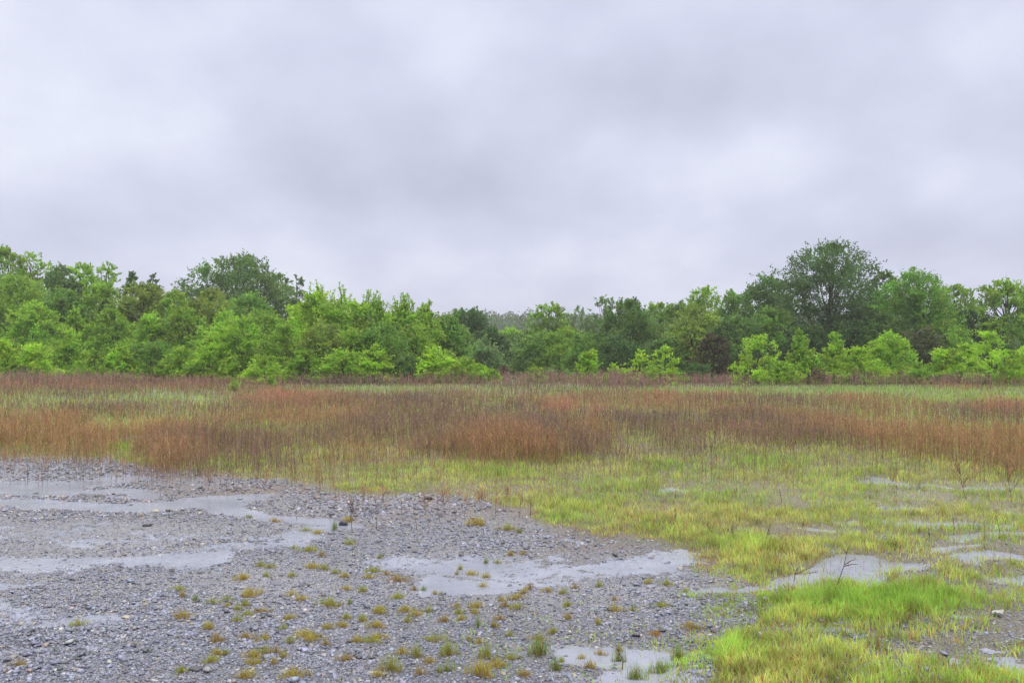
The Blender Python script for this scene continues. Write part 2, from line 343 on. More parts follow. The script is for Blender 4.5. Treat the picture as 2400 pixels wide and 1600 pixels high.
def weed_mask(X, Y, vx, vy):
    front = np.interp(vx, [-500, 0, 250, 320, 480, 650, 720, 1000, 1080, 1250, 1500, 1700, 1900, 2352, 2800], [1050, 1050, 1052, 1080, 1092, 1090, 1080, 1075, 1072, 1090, 1076, 1062, 1050, 1095, 1110])
    m = smooth(-34, 40, front - vy + 62 * fbm(X * .8, Y * .8, 21, 4) + 50 * fbm(X * 3.2, Y * 3.2, 25, 2))
    cl_ = ell(vx + 110 * fbm(X * .7, Y * .7, 201, 3), vy + 26 * fbm(X * 1.1, Y * 1.1, 203, 3) * np.clip(25 / Y, .2, 1), CLEAR)
    m = m * (1 - np.clip(cl_ * 1.1, 0, .92))
    return m
def field_noise(X, Y): return fbm(X * .35, Y * .22, 12, 4)

# --- dead weeds of the field
n = 460000
X, Y, vx, vy = screen_points(n, 868, 1150)
wm = weed_mask(X, Y, vx, vy); fn = field_noise(X, Y) * .75 + .8 * fbm(X * 1.4, Y * .7, 112, 3)
pool = pool_depth(*warp(X, Y, vx, vy))
far_thick = np.interp(vy, [868, 885, 900, 930, 960, 1000, 1040, 1100, 1150], [.85, .85, .8, .85, .75, .66, .62, .5, .3])
far_thick = far_thick * np.interp(vx, [0, 900, 1500, 2352], [1, 1, .85, .8])
dens = wm * np.clip(.50 + 2.6 * fn + (far_thick - .5) * 1.3, 0.02, 1.1) * (1 - .8 * np.clip(pool * 1.5, 0, 1))
BANK = [(1080, 882, 520, 6, 1.3), (1430, 886, 110, 7, 1.5), (1650, 884, 90, 6, 1.5), (2000, 884, 130, 6, 1.7), (60, 888, 420, 6, 1.2), (2200, 888, 110, 6, 1.3)]
bank = ell(vx, vy, BANK); dens = dens + 1.8 * bank
dens = dens + .05 * (vy < 1120) * (1 - wm) + .6 * (ell(vx, vy, RUST) * (vy > 895))
keep = rng.uniform(0, 1, n) < np.clip(dens, 0, 1.8) * .41 * np.interp(vx, [1500, 2100], [1, .78])
X, Y, vx, vy, fn, bank = X[keep], Y[keep], vx[keep], vy[keep], fn[keep], bank[keep]; n = len(X)
Z = height(X, Y); wsel = weed_mask(X, Y, vx, vy)
tall = fbm(X * .5 + 9, Y * .3, 66, 3)
h = (.34 + .32 * rng.uniform(0, 1, n) + .6 * tall) * np.interp(Y, [12, 16, 22, 30, 60, 90], [.66, .86, .72, .62, .68, .85])
h = h * (1 + .22 * ell(vx, vy, RUST)) * (1 - .45 * np.clip(ell(vx, vy, CLEAR), 0, 1)); h = h * (.62 + .38 * smooth(0, .8, wsel)) * (1 + .75 * np.clip(bank, 0, 1.3)) * (1 + .25 * (rng.uniform(0, 1, n) < .12)); h = np.clip(h, .15, 1.25)
tan_, russ, dusk, olive = np.array([.36, .205, .115]), np.array([.42, .19, .145]), np.array([.17, .115, .12]), np.array([.30, .26, .10])
ru = np.clip(ell(vx, vy, RUST) * 1.2, 0, 1)[:, None]; du = np.clip(ell(vx, vy, DUSK) * 1.4 + smooth(.02, .12, fbm(X * .25, Y * .14, 88, 3)) * .7, 0, 1)[:, None]
nearm = smooth(17, 40, Y)[:, None]
c = (tan_ * (1 - nearm) + np.array([.285, .165, .12]) * nearm); c = c * (1 - du) + dusk * du; c = c * (1 - ru) + russ * ru
mixo = (rng.uniform(0, 1, (n, 1)) < .18); c = np.where(mixo, olive, c); bk_ = np.clip(bank, 0, 1)[:, None]; c = c * (1 - bk_) + np.array([.27, .165, .15]) * bk_
wdt = np.maximum(.0035, Y * .00030)
v, f, cc_ = weeds(X, Y, Z, h, wdt, jit(c, n, .5, .1), 9, .32, .17)
tag(build('dead_weeds', v, [f], M_WEED, cc_), 'russet and brown dead weed stalks covering the middle of the field', 'weeds', kind='stuff')

# --- green grass of the field and of the wet right side
TUSSOCK = [(1760, 1400, 150, 38, 1), (1950, 1405, 180, 40, 1.1), (2120, 1380, 160, 30, .9), (1700, 1520, 160, 34, 1), (1850, 1545, 130, 28, .9), (1640, 1270, 110, 22, .9), (1480, 1225, 160, 22, .9), (1760, 1300, 120, 22, .7), (1300, 1200, 70, 14, .8), (1960, 1265, 100, 16, .8), (2250, 1340, 160, 16, .6), (1840, 1365, 110, 16, 1)]
BARE = [(1900, 1475, 170, 13, .9), (2200, 1500, 200, 22, .7), (2330, 1450, 60, 20, .4), (1960, 1310, 130, 18, .8), (1640, 1450, 60, 30, .6), (1440, 1500, 80, 40, 1), (2150, 1450, 100, 10, .5)]
LUSH = [(1960, 1400, 260, 30, 1), (1700, 1515, 110, 25, .8), (290, 1058, 50, 30, 1), (1310, 1195, 80, 14, .9), (520, 1062, 60, 16, .8), (1140, 1085, 90, 10, .9), (1510, 1075, 90, 14, 1), (1760, 1065, 90, 14, .9), (1850, 905, 500, 14, .8), (840, 903, 150, 6, .8), (2250, 922, 200, 12, .8), (560, 1000, 150, 12, .6), (1650, 1262, 80, 14, .6)]
n = 1250000
X, Y, vx, vy = screen_points(n, 868, 1590)
wx, wy = warp(X, Y, vx, vy); pool = pool_depth(wx, wy); edge = veg_edge(wx, wy)
patch = fbm(X * 1.3, Y * 1.3, 41, 4); fine = fbm(X * 6.5, Y * 6.5, 43, 3)
wm = weed_mask(X, Y, vx, vy)
edge = edge + 34 * fbm(X * 2.6, Y * 2.6, 131, 3) * smooth(900, 1300, vx); grown = smooth(-10, 16, edge)
d = grown * (.80 + 1.0 * patch + .9 * fine) * (1 - .3 * np.clip(wm, 0, 1)) * (1 - .7 * np.clip(ell(vx, vy, BANK), 0, 1))
low_right = smooth(1480, 1760, vx + 260 * patch + 200 * fine - 60 * (vy < 1440)) * smooth(1180, 1330, vy)
cover = np.clip(ell(wx + 140 * fine, wy + 60 * fine, TUSSOCK) * 1.2, 0, 1.1)
fray = smooth(1050, 1150, vy) * smooth(1350, 1800, vx)
d = d * (1 - .5 * fray * (patch + fine * .7 < -.10))
d = d * (1 - low_right) + low_right * np.clip(.36 + 1.5 * (patch + fine) + cover * (.75 + 1.2 * fine), 0, 1.2)
d = d * (1 - np.clip(ell(wx, wy, BARE) * 1.1, 0, .96)) * (1 - .90 * smooth(.35, .8, pool - .9 * fine) * (1 - .35 * np.clip(cover, 0, 1)))
west = (vx < 1740) & (edge < 6)
bl = smooth(1340, 1600, vy) * smooth(600, 1250, vx) * .26 * np.clip(.25 + 2.4 * (patch + fine), 0, 1.2)
d = np.where(west, np.maximum(d, bl * (1 - smooth(.3, .8, pool) * .6)), d)
keep = rng.uniform(0, 1, n) < np.clip(d, 0, 1.2) * np.interp(vy, [868, 1000, 1200, 1590], [.5, .5, .55, .26])
X, Y, vx, vy, wx, wy, pool, patch, edge = [a[keep] for a in (X, Y, vx, vy, wx, wy, pool, patch, edge)]; n = len(X)
Z = height(X, Y) - .004
lush = np.clip(ell(wx, wy, LUSH), 0, 1); cov = np.clip(ell(wx, wy, TUSSOCK), 0, 1)
hh = (.055 + .07 * rng.uniform(0, 1, n) ** 1.5 + .075 * lush + .03 * cov + .08 * patch) * np.interp(Y, [5, 10, 16, 22, 45, 90], [.75, .85, 1.0, 1.8, 2.1, 2.2])
hh = np.clip(hh, .035, .6) * np.where((vx < 1740) & (edge < 6), .7, 1)
hh = hh * (.62 + .38 * smooth(0, 60, edge))
straw = np.array([.63, .60, .26]); yg = np.array([.54, .63, .18]); gr = np.array([.33, .57, .10]); rb = np.array([.42, .24, .10])
kk = np.clip(.52 + .18 * smooth(1280, 1420, vy) + 1.3 * fbm(X * .9 + 5, Y * .7, 91, 3) + .55 * lush + rng.normal(0, .16, n), 0, 1)[:, None]
c1 = np.where(kk < .35, straw + (yg - straw) * kk / .35, yg + (gr - yg) * np.clip((kk - .35) / .5, 0, 1))
fg = smooth(26, 60, Y)[:, None]; c1 = c1 * (1 - fg) + np.array([.19, .38, .075]) * fg
pk = rng.uniform(0, 1, n)
edge_brown = (.10 + .50 * (1 - smooth(0, 22, edge)) * (edge > 0) + .10 * smooth(1080, 1160, vy))[:]
c1 = np.where((pk < edge_brown * (1 - .8 * lush))[:, None], rb * rng.uniform(.8, 1.4, (n, 1)), c1)
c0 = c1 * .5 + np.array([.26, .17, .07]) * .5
wdt = np.maximum(.0048, Y * .00048) * rng.uniform(.7, 1.3, n)
clm = (1 + 1.2 * fbm(X * 6, Y * 6, 61, 3) + .9 * fbm(X * 20, Y * 20, 63, 2))[:, None]; c1 = c1 * clm; c0 = c0 * clm; hh = hh * (.45 + 1.2 * (fbm(X * 7, Y * 7, 71, 3) + .3))
lean = np.clip(rng.normal(.42, .20, n), .02, .9)
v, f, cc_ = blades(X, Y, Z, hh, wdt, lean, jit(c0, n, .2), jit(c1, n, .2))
tag(build('meadow_grass', v, f, M_GRASS, cc_), 'short yellow-green grass growing over the wet ground and between the puddles', 'grass', kind='stuff')

# --- thin brown stems standing among the grass
n = 60000
X, Y, vx, vy = screen_points(n, 1040, 1420)
wx, wy = warp(X, Y, vx, vy); edge = veg_edge(wx, wy)
pt = fbm(X * .9, Y * .9, 101, 4)
d = smooth(-14, 6, edge) * np.clip(.16 + 1.6 * pt, .02, .6) * np.interp(vy, [1040, 1100, 1170, 1250, 1420], [1, .9, .4, .12, .03]) * np.interp(vx, [0, 1100, 1400, 1900, 2352], [1, .9, .3, .55, 1.0])
vw = ell(vx, vy, [(980, 1155, 240, 22, 1), (760, 1125, 90, 18, 1), (560, 1098, 140, 11, 1), (1110, 1178, 90, 16, .8), (2280, 1130, 120, 25, .8)]); d = d + .26 * vw * np.clip(.4 + 3 * pt, 0, 1.6)
keep = rng.uniform(0, 1, n) < d * .5
X, Y, vx, vy, vw = X[keep], Y[keep], vx[keep], vy[keep], vw[keep]; n = len(X)
v, f, cc_ = weeds(X, Y, height(X, Y), (1 + .2 * vw) * rng.uniform(.16, .5, n) * np.interp(vy, [1040, 1150, 1420], [1.1, .8, .5]), np.maximum(.0022, Y * .0002), jit(np.array([.31, .18, .095]), n, .45), 9, .28)
tag(build('thin_dry_stems', v, [f], M_WEED, cc_), 'sparse thin brown stems rising through the front of the grass', 'weeds', kind='stuff')

# ------------------------------------------------------------------ gravel
BOXV = np.array([[-1, -1, -1], [1, -1, -1], [1, 1, -1], [-1, 1, -1], [-1, -1, 1], [1, -1, 1], [1, 1, 1], [-1, 1, 1]], float)
BOXF = np.array([[0, 3, 2, 1], [4, 5, 6, 7], [0, 1, 5, 4], [1, 2, 6, 5], [2, 3, 7, 6], [3, 0, 4, 7]])
def shards(X, Y, Z, a, flat, col):
    n = len(X); s = np.stack([a, a * rng.uniform(.5, .9, n), a * flat * rng.uniform(.6, 1.3, n)], -1)
    V = BOXV[None] * rng.uniform(.45, 1.0, (n, 8, 3)) * s[:, None]
    V[:, 4:, :2] *= rng.uniform(.45, .95, (n, 4, 1))
    th = rng.uniform(0, 2 * math.pi, n); tx = rng.normal(0, .22, n); ty = rng.normal(0, .22, n)
    V[..., 2] += V[..., 0] * tx[:, None] + V[..., 1] * ty[:, None]
    c, s_ = np.cos(th)[:, None], np.sin(th)[:, None]
    x, y = V[..., 0] * c - V[..., 1] * s_, V[..., 0] * s_ + V[..., 1] * c
    V = np.stack([x + X[:, None], y + Y[:, None], V[..., 2] + Z[:, None]], -1)
    F = (np.arange(n)[:, None, None] * 8 + BOXF[None]).reshape(-1, 4)
    return V.reshape(-1, 3), F, np.repeat(col, 8, 0)
n = 500000
X, Y, vx, vy = screen_points(n, 1045, 1640, -250, 2600)
wx, wy = warp(X, Y, vx, vy); edge = veg_edge(wx, wy); pool = pool_depth(wx, wy)
open_ = smooth(18, -8, edge)
rid = open_ * smooth(1215, 1160, vy) * smooth(1050, 1062, vy)
right = smooth(1700, 1800, vx) * smooth(1150, 1300, vy)
patchy = np.clip(.75 + 1.5 * fbm(X * .9, Y * .9, 211, 4) + .8 * rid, .25, 1)
d = np.maximum(open_, .38 * right) * (1 - .6 * smooth(.6, .95, pool)) * np.interp(vy, [1045, 1200, 1640], [.55, .8, 1])
vstrip = smooth(-80, -15, edge) * smooth(250, 420, vx) * (vx < 1700)
keep = rng.uniform(0, 1, n) < d * patchy * (1 - .45 * vstrip)
X, Y, vx, vy, rid, pool = [a[keep] for a in (X, Y, vx, vy, rid, pool)]; n = len(X)
a = rng.lognormal(math.log(.0058), .50, n) * (1 + 1.0 * rid * (1 - smooth(.4, .7, pool))) * np.interp(Y, [4.5, 8, 16], [.85, 1.05, 1.3])
a = np.clip(a * (1 + 1.1 * fbm(X * .7, Y * .7, 213, 3)), .0028, .034)
base = np.array([.165, .178, .255]); c = jit(base, n, .5, .06)
p = rng.uniform(0, 1, n)
c[p < .07] = jit(np.array([.25, .22, .195]), (p < .07).sum(), .2); c[(p > .13) & (p < .26)] = jit(np.array([.075, .078, .095]), ((p > .13) & (p < .26)).sum(), .2); c[(p > .26) & (p < .30)] = jit(np.array([.36, .355, .37]), ((p > .26) & (p < .30)).sum(), .15)
wb = (rid * .5 * smooth(1090, 1130, vy))[:, None] * (rng.uniform(0, 1, (n, 1)) < .5); c = c * (1 - wb) + c * np.array([1.25, .98, .78]) * wb
v, f, cc_ = shards(X, Y, height(X, Y) + a * rng.uniform(.0, .4, n) * (1 - smooth(.3, .6, pool)), a, .34, c)
tag(build('gravel', v, [f], M_STONE, cc_), 'wet blue-grey crushed stone gravel strewn over the flat ground', 'gravel', kind='stuff')

# ------------------------------------------------------------------ labels that single things out
ORD = ['first', 'second', 'third', 'fourth', 'fifth', 'sixth', 'seventh', 'eighth', 'ninth', 'tenth', 'eleventh', 'twelfth', 'thirteenth', 'fourteenth', 'fifteenth', 'sixteenth', 'seventeenth', 'eighteenth']
def single_out(items):
    """items: [obj, x, phrase, place]; the same phrase and place get an order from the left"""
    by = {}
    for it in items: by.setdefault((it[2], it[3]), []).append(it)
    for (ph, pl), L in by.items():
        L.sort(key=lambda i: i[1])
        for k, it in enumerate(L):
            it[0]['label'] = f'{ph} {pl}' if len(L) == 1 else f'{ph} {pl}, {ORD[k]} from left'
def place(x, y):
    if y < 1262: return 'in the long puddle' if x < 860 else 'by the weedy verge'
    if x > 1640: return 'among the wet tussocks'
    if y < 1325: return 'below the long puddle' if x < 860 else 'in far shallows of the middle puddle'
    col = 'left of middle puddle' if x < 900 else ('at the middle puddle' if x < 1290 else 'before the green tussocks')
    if y < 1372: row = 'top row'
    elif y < 1410: row = 'second row'
    elif y < 1450: row = 'third row'
    elif y < 1490: row = 'fourth row'
    elif y < 1530: row = 'fifth row'
    elif y < 1565: row = 'sixth row'
    else: row = 'bottom row'
    return f'in the {row} {col}'

# ------------------------------------------------------------------ grass tufts on the gravel, each its own thing
PAL = {'g': ([.30, .46, .06], [.32, .22, .07]), 'y': ([.48, .47, .08], [.33, .20, .06]), 'b': ([.40, .33, .10], [.30, .19, .08]), 'G': ([.20, .38, .09], [.22, .20, .06]), 'o': ([.42, .27, .08], [.34, .13, .05])}
WORD = {'g': 'green', 'y': 'yellow-green', 'b': 'brownish', 'G': 'fresh green', 'o': 'orange-brown'}
def tuft_mesh(kind, tall, seed):
    rs = np.random.default_rng(seed); global rng
    old, rng = rng, rs
    n = 150; r = .085 * np.sqrt(rs.uniform(0, 1, n)); a = rs.uniform(0, 2 * math.pi, n)
    lob = 1 + .45 * np.sin(a * 2 + seed) + .25 * np.sin(a * 3 + seed * 2)
    x, y = np.cos(a) * r * lob, np.sin(a) * r * lob * .8
    h = rs.uniform(.3, 1, n) * (.12 if not tall else .24) * (1.15 - r / .16); tip, bas = PAL[kind]
    col = jit(np.array(tip), n, .25, .12); br = rs.uniform(0, 1, n) < .22; col[br] = jit(np.array([.36, .22, .08]), br.sum(), .2)
    v, f, c = blades(x, y, np.zeros(n) - .004, h, np.full(n, .0042), np.clip(rs.normal(.55 if not tall else .25, .2, n), .05, .9), jit(np.array(bas), n), col)
    o = build('grass_tuft', v, f, M_GRASS, c, link=False); rng = old
    return o.data
TM = {(k, t): [tuft_mesh(k, t, 10 + i + ord(k)) for i in range(4)] for k in PAL for t in (0, 1)}
TUFTS = """183,1464,38,g 43,1569,34,b 421,1388,33,g 428,1403,16,b 458,1414,15,G 497,1421,29,g 532,1414,22,g 534,1429,14,y 565,1365,33,y 610,1334,18,g 632,1338,20,g 624,1357,22,g 590,1402,44,y 574,1426,20,g 557,1435,18,g
579,1450,30,g 615,1442,34,b 556,1468,22,g 490,1480,25,y 429,1456,50,b 683,1359,18,g 724,1298,38,g 753,1308,18,b 688,1286,18,g 735,1336,34,y 760,1339,18,g 787,1349,18,g 807,1361,18,y 873,1345,34,g 865,1360,27,y 820,1280,22,g
812,1390,22,y 850,1397,20,g 683,1404,24,y 708,1415,29,y 772,1429,49,g 820,1427,12,G 890,1440,24,g 680,1460,24,y 811,1460,24,g 849,1464,22,g 664,1482,18,g 766,1480,27,y 802,1475,24,y 579,1503,33,b 619,1507,27,y 717,1500,50,y 730,1512,40,y
679,1516,20,g 835,1511,30,y 871,1513,40,g 885,1502,36,y 764,1522,18,b 509,1513,29,b 528,1540,18,g 507,1542,18,y 496,1559,36,g 426,1583,27,g 590,1562,38,y 592,1548,30,y 620,1540,27,g 646,1538,20,b 663,1547,16,y 641,1565,18,b 808,1556,30,b
690,1595,56,y 574,1594,38,y 882,1480,30,y 931,1366,38,b 905,1355,20,b 890,1308,9,g 1107,1346,29,y 1079,1334,11,g 1139,1319,11,G 1166,1319,16,g 1197,1302,16,b 1227,1299,18,b 1071,1346,9,b 1140,1353,18,y 1132,1374,18,y 972,1383,13,b
993,1382,13,G 1020,1392,16,b 1035,1396,11,G 931,1406,31,g 1241,1384,16,b 1229,1396,18,y 1208,1411,33,y 1210,1434,33,g 1183,1430,18,b 1173,1416,13,y 1282,1395,18,y 1319,1398,19,g 1331,1427,22,g 1117,1431,33,y 1113,1444,16,y 1068,1433,18,b
1075,1448,20,g 1081,1459,16,y 1005,1442,24,g 946,1444,29,y 972,1455,31,y 956,1467,16,g 890,1448,27,y 1040,1465,18,b 1171,1463,22,b 1158,1480,20,b 1195,1498,22,g 1297,1490,22,g 1261,1504,36,b 1022,1511,40,g 1098,1511,20,g 1121,1516,18,y
1263,1545,45,GT 1199,1554,31,g 1140,1555,36,gT 1162,1574,44,y 1050,1545,36,gT 917,1580,40,gT 1006,1562,30,b 975,1549,25,gT 941,1545,28,y 1046,1583,32,G 1126,1594,45,yT 984,1589,24,b 888,1594,30,y 1120,1480,9,GT 1229,1592,30,b 1316,1551,16,g
1441,1440,31,y 1482,1440,13,g 1533,1497,29,o 1346,1382,16,b 1404,1382,16,g 1520,1374,20,y 1562,1377,30,g 1607,1388,18,g 1549,1425,36,g 1441,1414,16,b 1331,1457,22,b 1402,1473,13,y 1408,1533,27,b 1362,1542,20,y 1451,1524,22,b 1620,1480,40,b
1303,1571,22,GT 1451,1549,24,GT 1382,1571,27,b 582,1214,18,G 645,1223,27,b 717,1243,23,g 746,1250,22,y 784,1245,14,GT 819,1222,27,y 1114,1238,42,y 1190,1248,34,g 1217,1250,15,G 1590,1545,30,GT 1545,1575,34,GT 1490,1590,34,GT"""
items = []
for i, s in enumerate(TUFTS.split()):
    x, y, wd, k = s.split(','); x, y, wd = float(x), float(y), float(wd); tall = 'T' in k; k = k[0]
    p = at(x, y); hz = float(height(np.array([p.x]), np.array([p.y]))[0])
    o = bpy.data.objects.new('grass_tuft', TM[(k, int(tall))][i % 4]); COL.objects.link(o)
    wm_ = wd * p.y / FS
    sc_ = wm_ / .165
    o.location = (p.x, p.y, hz); o.scale = (sc_ * 1.1, sc_, max(min(sc_, 1.4), .6) * random.uniform(.85, 1.2)); o.rotation_euler = (0, 0, random.choice((0, math.pi)) + random.uniform(-.3, .3))
    o['category'] = 'grass tuft'; o['group'] = 'grass tufts scattered on the gravel'
    size = 'tiny' if wd < 17 else ('small' if wd < 26 else ('broad' if wd < 36 else 'large'))
    items.append([o, x, f"{size} {WORD[k]} grass {'clump' if tall else 'tuft'}", place(x, y)])
single_out(items)

# ------------------------------------------------------------------ single stones
def rock_mesh(seed, flat):
    rs = np.random.default_rng(seed)
    import bmesh
    bm = bmesh.new(); bmesh.ops.create_icosphere(bm, subdivisions=2, radius=1)
    cuts = [(unit(rs.normal(0, 1, 3)), rs.uniform(.55, .85)) for _ in range(11)]
    V = np.array([v.co[:] for v in bm.verts])
    for nrm, dd in cuts:
        k = V @ nrm; V = V - np.where(k > dd, k - dd, 0)[:, None] * nrm
    V = V * [1, .7, flat] + rs.normal(0, .012, V.shape)
    F = np.array([[v.index for v in f.verts] for f in bm.faces]); bm.free()
    return V, F
RC = {'d': ([.035, .037, .047], 'dark'), 'g': ([.19, .19, .21], 'grey'), 'p': ([.30, .27, .22], 'pale tan'), 'w': ([.42, .41, .42], 'white'), 'n': ([.15, .125, .12], 'brown-grey')}
ROCKS = "805,1230,30,d,.7 344,1234,26,d,.4 366,1200,22,p,.4 468,1207,14,p,.5 84,1156,16,d,.5 128,1165,10,d,.6 235,1165,28,d,.3 306,1183,12,d,.5 218,1082,12,d,.6 781,1199,16,d,.6 1003,1180,24,d,.6 306,1521,28,n,.5 298,1447,26,p,.3 23,1534,22,g,.5 236,1432,14,g,.6 215,1489,14,w,.4 289,1504,12,w,.5 149,1588,14,w,.4 710,1380,32,d,.2 660,1354,18,d,.35 574,1415,14,d,.6 711,1444,16,g,.6 629,1451,18,d,.4 746,1500,22,d,.5 869,1550,22,d,.35 840,1551,20,d,.5 660,1433,12,w,.4 653,1557,16,g,.8 659,1571,16,g,.6 460,1580,36,d,.3 485,1583,24,g,.6 1198,1451,18,d,.4 1081,1472,14,d,.6 1325,1536,20,d,.4 1354,1463,10,w,.6 1386,1500,14,p,.8 1551,1487,28,d,.35 1620,1366,18,d,.4 1663,1488,14,w,.5 560,1170,16,g,.5 640,1165,14,g,.5 712,1180,14,g,.5 905,1190,16,g,.5 1060,1200,14,g,.5".split()
items = []
for i, s in enumerate(ROCKS):
    x, y, wd, k, fl = s.split(','); x, y, wd, fl = float(x), float(y), float(wd), float(fl)
    p = at(x, y); hz = float(height(np.array([p.x]), np.array([p.y]))[0]); r = wd * p.y / FS / 2
    V, F = rock_mesh(100 + i, fl)
    rs = np.random.default_rng(i); c = np.tile(np.array(RC[k][0]), (len(V), 1)) * rs.uniform(.85, 1.15, (len(V), 1))
    o = build('rock', V * r * 1.08, [F], M_STONE, c)
    o.location = (p.x, p.y, hz + r * fl * .45); o.rotation_euler = (random.uniform(-.1, .1), random.uniform(-.1, .1), random.uniform(-.4, .4))
    o['category'] = 'stone'; o['group'] = 'larger stones lying on the gravel'
    pl = place(x, y)
    if y < 1192 and x < 860: pl = 'on the stony strip beyond the long puddle'
    items.append([o, x, f"{'flat ' if fl < .42 else ''}{RC[k][1]} {'stone' if wd < 24 else 'rock'}", pl])
single_out(items)

# crumpled pale scrap on the wet ground
p = at(2340, 1450); uu = np.linspace(-1, 1, 15); vv = np.linspace(-1, 1, 9); U, W = np.meshgrid(uu, vv)
zz = .018 * np.abs(np.sin(U * 3.1 + W)) + .03 * np.maximum(U, 0) ** 2 + .012 * np.cos(W * 4 + U * 2) + .02
V = np.stack([U * .065 * (1 - .3 * np.abs(W)), W * .05 * (1 - .5 * np.abs(U) ** 2), zz], -1).reshape(-1, 3)
V = np.concatenate([V, V - [0, 0, .003]]); idx = np.arange(135).reshape(9, 15)
q1 = np.stack([idx[:-1, :-1], idx[:-1, 1:], idx[1:, 1:], idx[1:, :-1]], -1).reshape(-1, 4)
o = build('litter_scrap', V, [q1, q1[:, ::-1] + 135], M_STONE, np.tile([.33, .32, .30], (len(V), 1))); o.location = (p.x, p.y, float(height(np.array([p.x]), np.array([p.y]))[0]) + .01)
tag(o, 'crumpled off-white scrap lying in the sparse grass beside the tussocks', 'litter'); o.scale = (.6, .6, .4)

# ------------------------------------------------------------------ tubes, twigs, single dry weeds
def tube(pts, rad, sides=5):
    pts = np.asarray(pts, float); n = len(pts); rad = np.asarray(rad, float)
    t = unit(np.gradient(pts, axis=0)); ref = np.tile([0.31, .95, 0.05], (n, 1)); ref[np.abs(np.sum(ref * t, -1)) > .9] = [1, 0, 0]
    a = unit(np.cross(t, ref)); b = np.cross(t, a); an = np.linspace(0, 2 * math.pi, sides, endpoint=False)
    V = (pts[:, None] + (a[:, None] * np.cos(an)[None, :, None] + b[:, None] * np.sin(an)[None, :, None]) * rad[:, None, None]).reshape(-1, 3)
    i = np.arange(n - 1)[:, None] * sides; j = np.arange(sides)[None]; k = (j + 1) % sides
    F = np.stack([i + j, i + k, i + sides + k, i + sides + j], -1).reshape(-1, 4)
    return V, F
class Acc:
    def __init__(s): s.v, s.q, s.t, s.c, s.n = [], [], [], [], 0
    def add(s, V, F, col):
        V = np.asarray(V); F = np.asarray(F) + s.n
        (s.q if F.shape[1] == 4 else s.t).append(F); s.v.append(V); s.n += len(V)
        s.c.append(np.tile(col, (len(V), 1)) if np.ndim(col) == 1 else col)
    def build(s, name, mat, parent=None, link=True):
        fs = []
        if s.q: fs.append(np.concatenate(s.q))
        if s.t: fs.append(np.concatenate(s.t))
        return build(name, np.concatenate(s.v), fs, mat, np.concatenate(s.c), parent, link=link)
def dry_weed(h, wide, seed, col):
    """one dead weed: stem with forking twigs, fuzzy ends"""
    rs = np.random.default_rng(seed); A_ = Acc(); col = np.array(col)
    ln = rs.normal(0, .13, 2); pts = np.array([[ln[0] * t * h + .008 * math.sin(t * 7 + seed), ln[1] * t * h, t * h] for t in np.linspace(0, 1, 7)])
    V, F = tube(pts, np.linspace(.0030, .0010, 7), 4); A_.add(V, F, col * .7)
    P, Q = [], []
    for k in range(18 if wide else 6):
        t = rs.uniform(.22 if wide else .45, .92); p = pts[0] + (pts[-1] - pts[0]) * t; a = rs.uniform(0, 6.283)
        L = h * rs.uniform(.3, .62) * (1.15 - t * .75) * (1 if wide else .55); d = unit(np.array([math.cos(a) * .75, math.sin(a) * .75, rs.uniform(.7, 1.2)]))
        e_ = p + d * L; V, F = tube(np.array([p, (p + e_) / 2 + rs.normal(0, .005, 3), e_]), [.0018, .0014, .0008], 3); A_.add(V, F, col * .85)
        for m in range(9):
            s_ = rs.uniform(.25, 1); b = p + d * L * s_; dd = unit(d + rs.normal(0, .45, 3)); P.append(b); Q.append(b + dd * L * .32 * rs.uniform(.5, 1))
    P, Q = np.array(P), np.array(Q); V, F, C_ = slivers(P, Q, np.full(len(P), .0036), jit(col * 1.1, len(P), .25)); A_.add(V, F, C_)
    return A_
def hat(p): return float(height(np.array([p.x]), np.array([p.y]))[0])
# base x, base y, top y, bushy?, colour
WEEDS = """1043,1216,1139,1,t 1129,1208,1150,1,t 1217,1221,1165,0,d 1030,1233,1170,0,t 1001,1227,1165,1,t 976,1246,1190,0,d 884,1243,1160,0,d 901,1208,1150,1,t 1183,1206,1150,1,t 1244,1216,1178,0,d 823,1243,1165,1,d 943,1227,1178,0,d 850,1193,1140,1,t
161,1101,1035,0,d 389,1105,1050,0,d 377,1166,1138,0,d 488,1155,1090,1,t 620,1151,1098,1,t 694,1216,1193,0,d 530,1150,1115,0,d 2263,1169,1075,1,d 2370,1181,1085,1,d 1833,1183,1152,0,d 2091,1139,1100,1,t 1670,1265,1228,0,d 1797,1282,1225,0,d
2103,1166,1140,0,d 1719,1278,1235,0,d 2178,1282,1238,0,d 2236,1255,1195,0,d 2345,1255,1190,0,d 1886,1261,1215,0,d 1845,1132,1085,1,t 1056,1101,1040,1,d 1516,1124,1085,1,t 1428,1212,1180,0,d 1581,1243,1195,0,d 1090,1222,1170,0,t 1160,1222,1165,0,t 750,1160,1110,1,t 790,1175,1125,0,t 1462,1568,1515,0,d""".split()
items = []
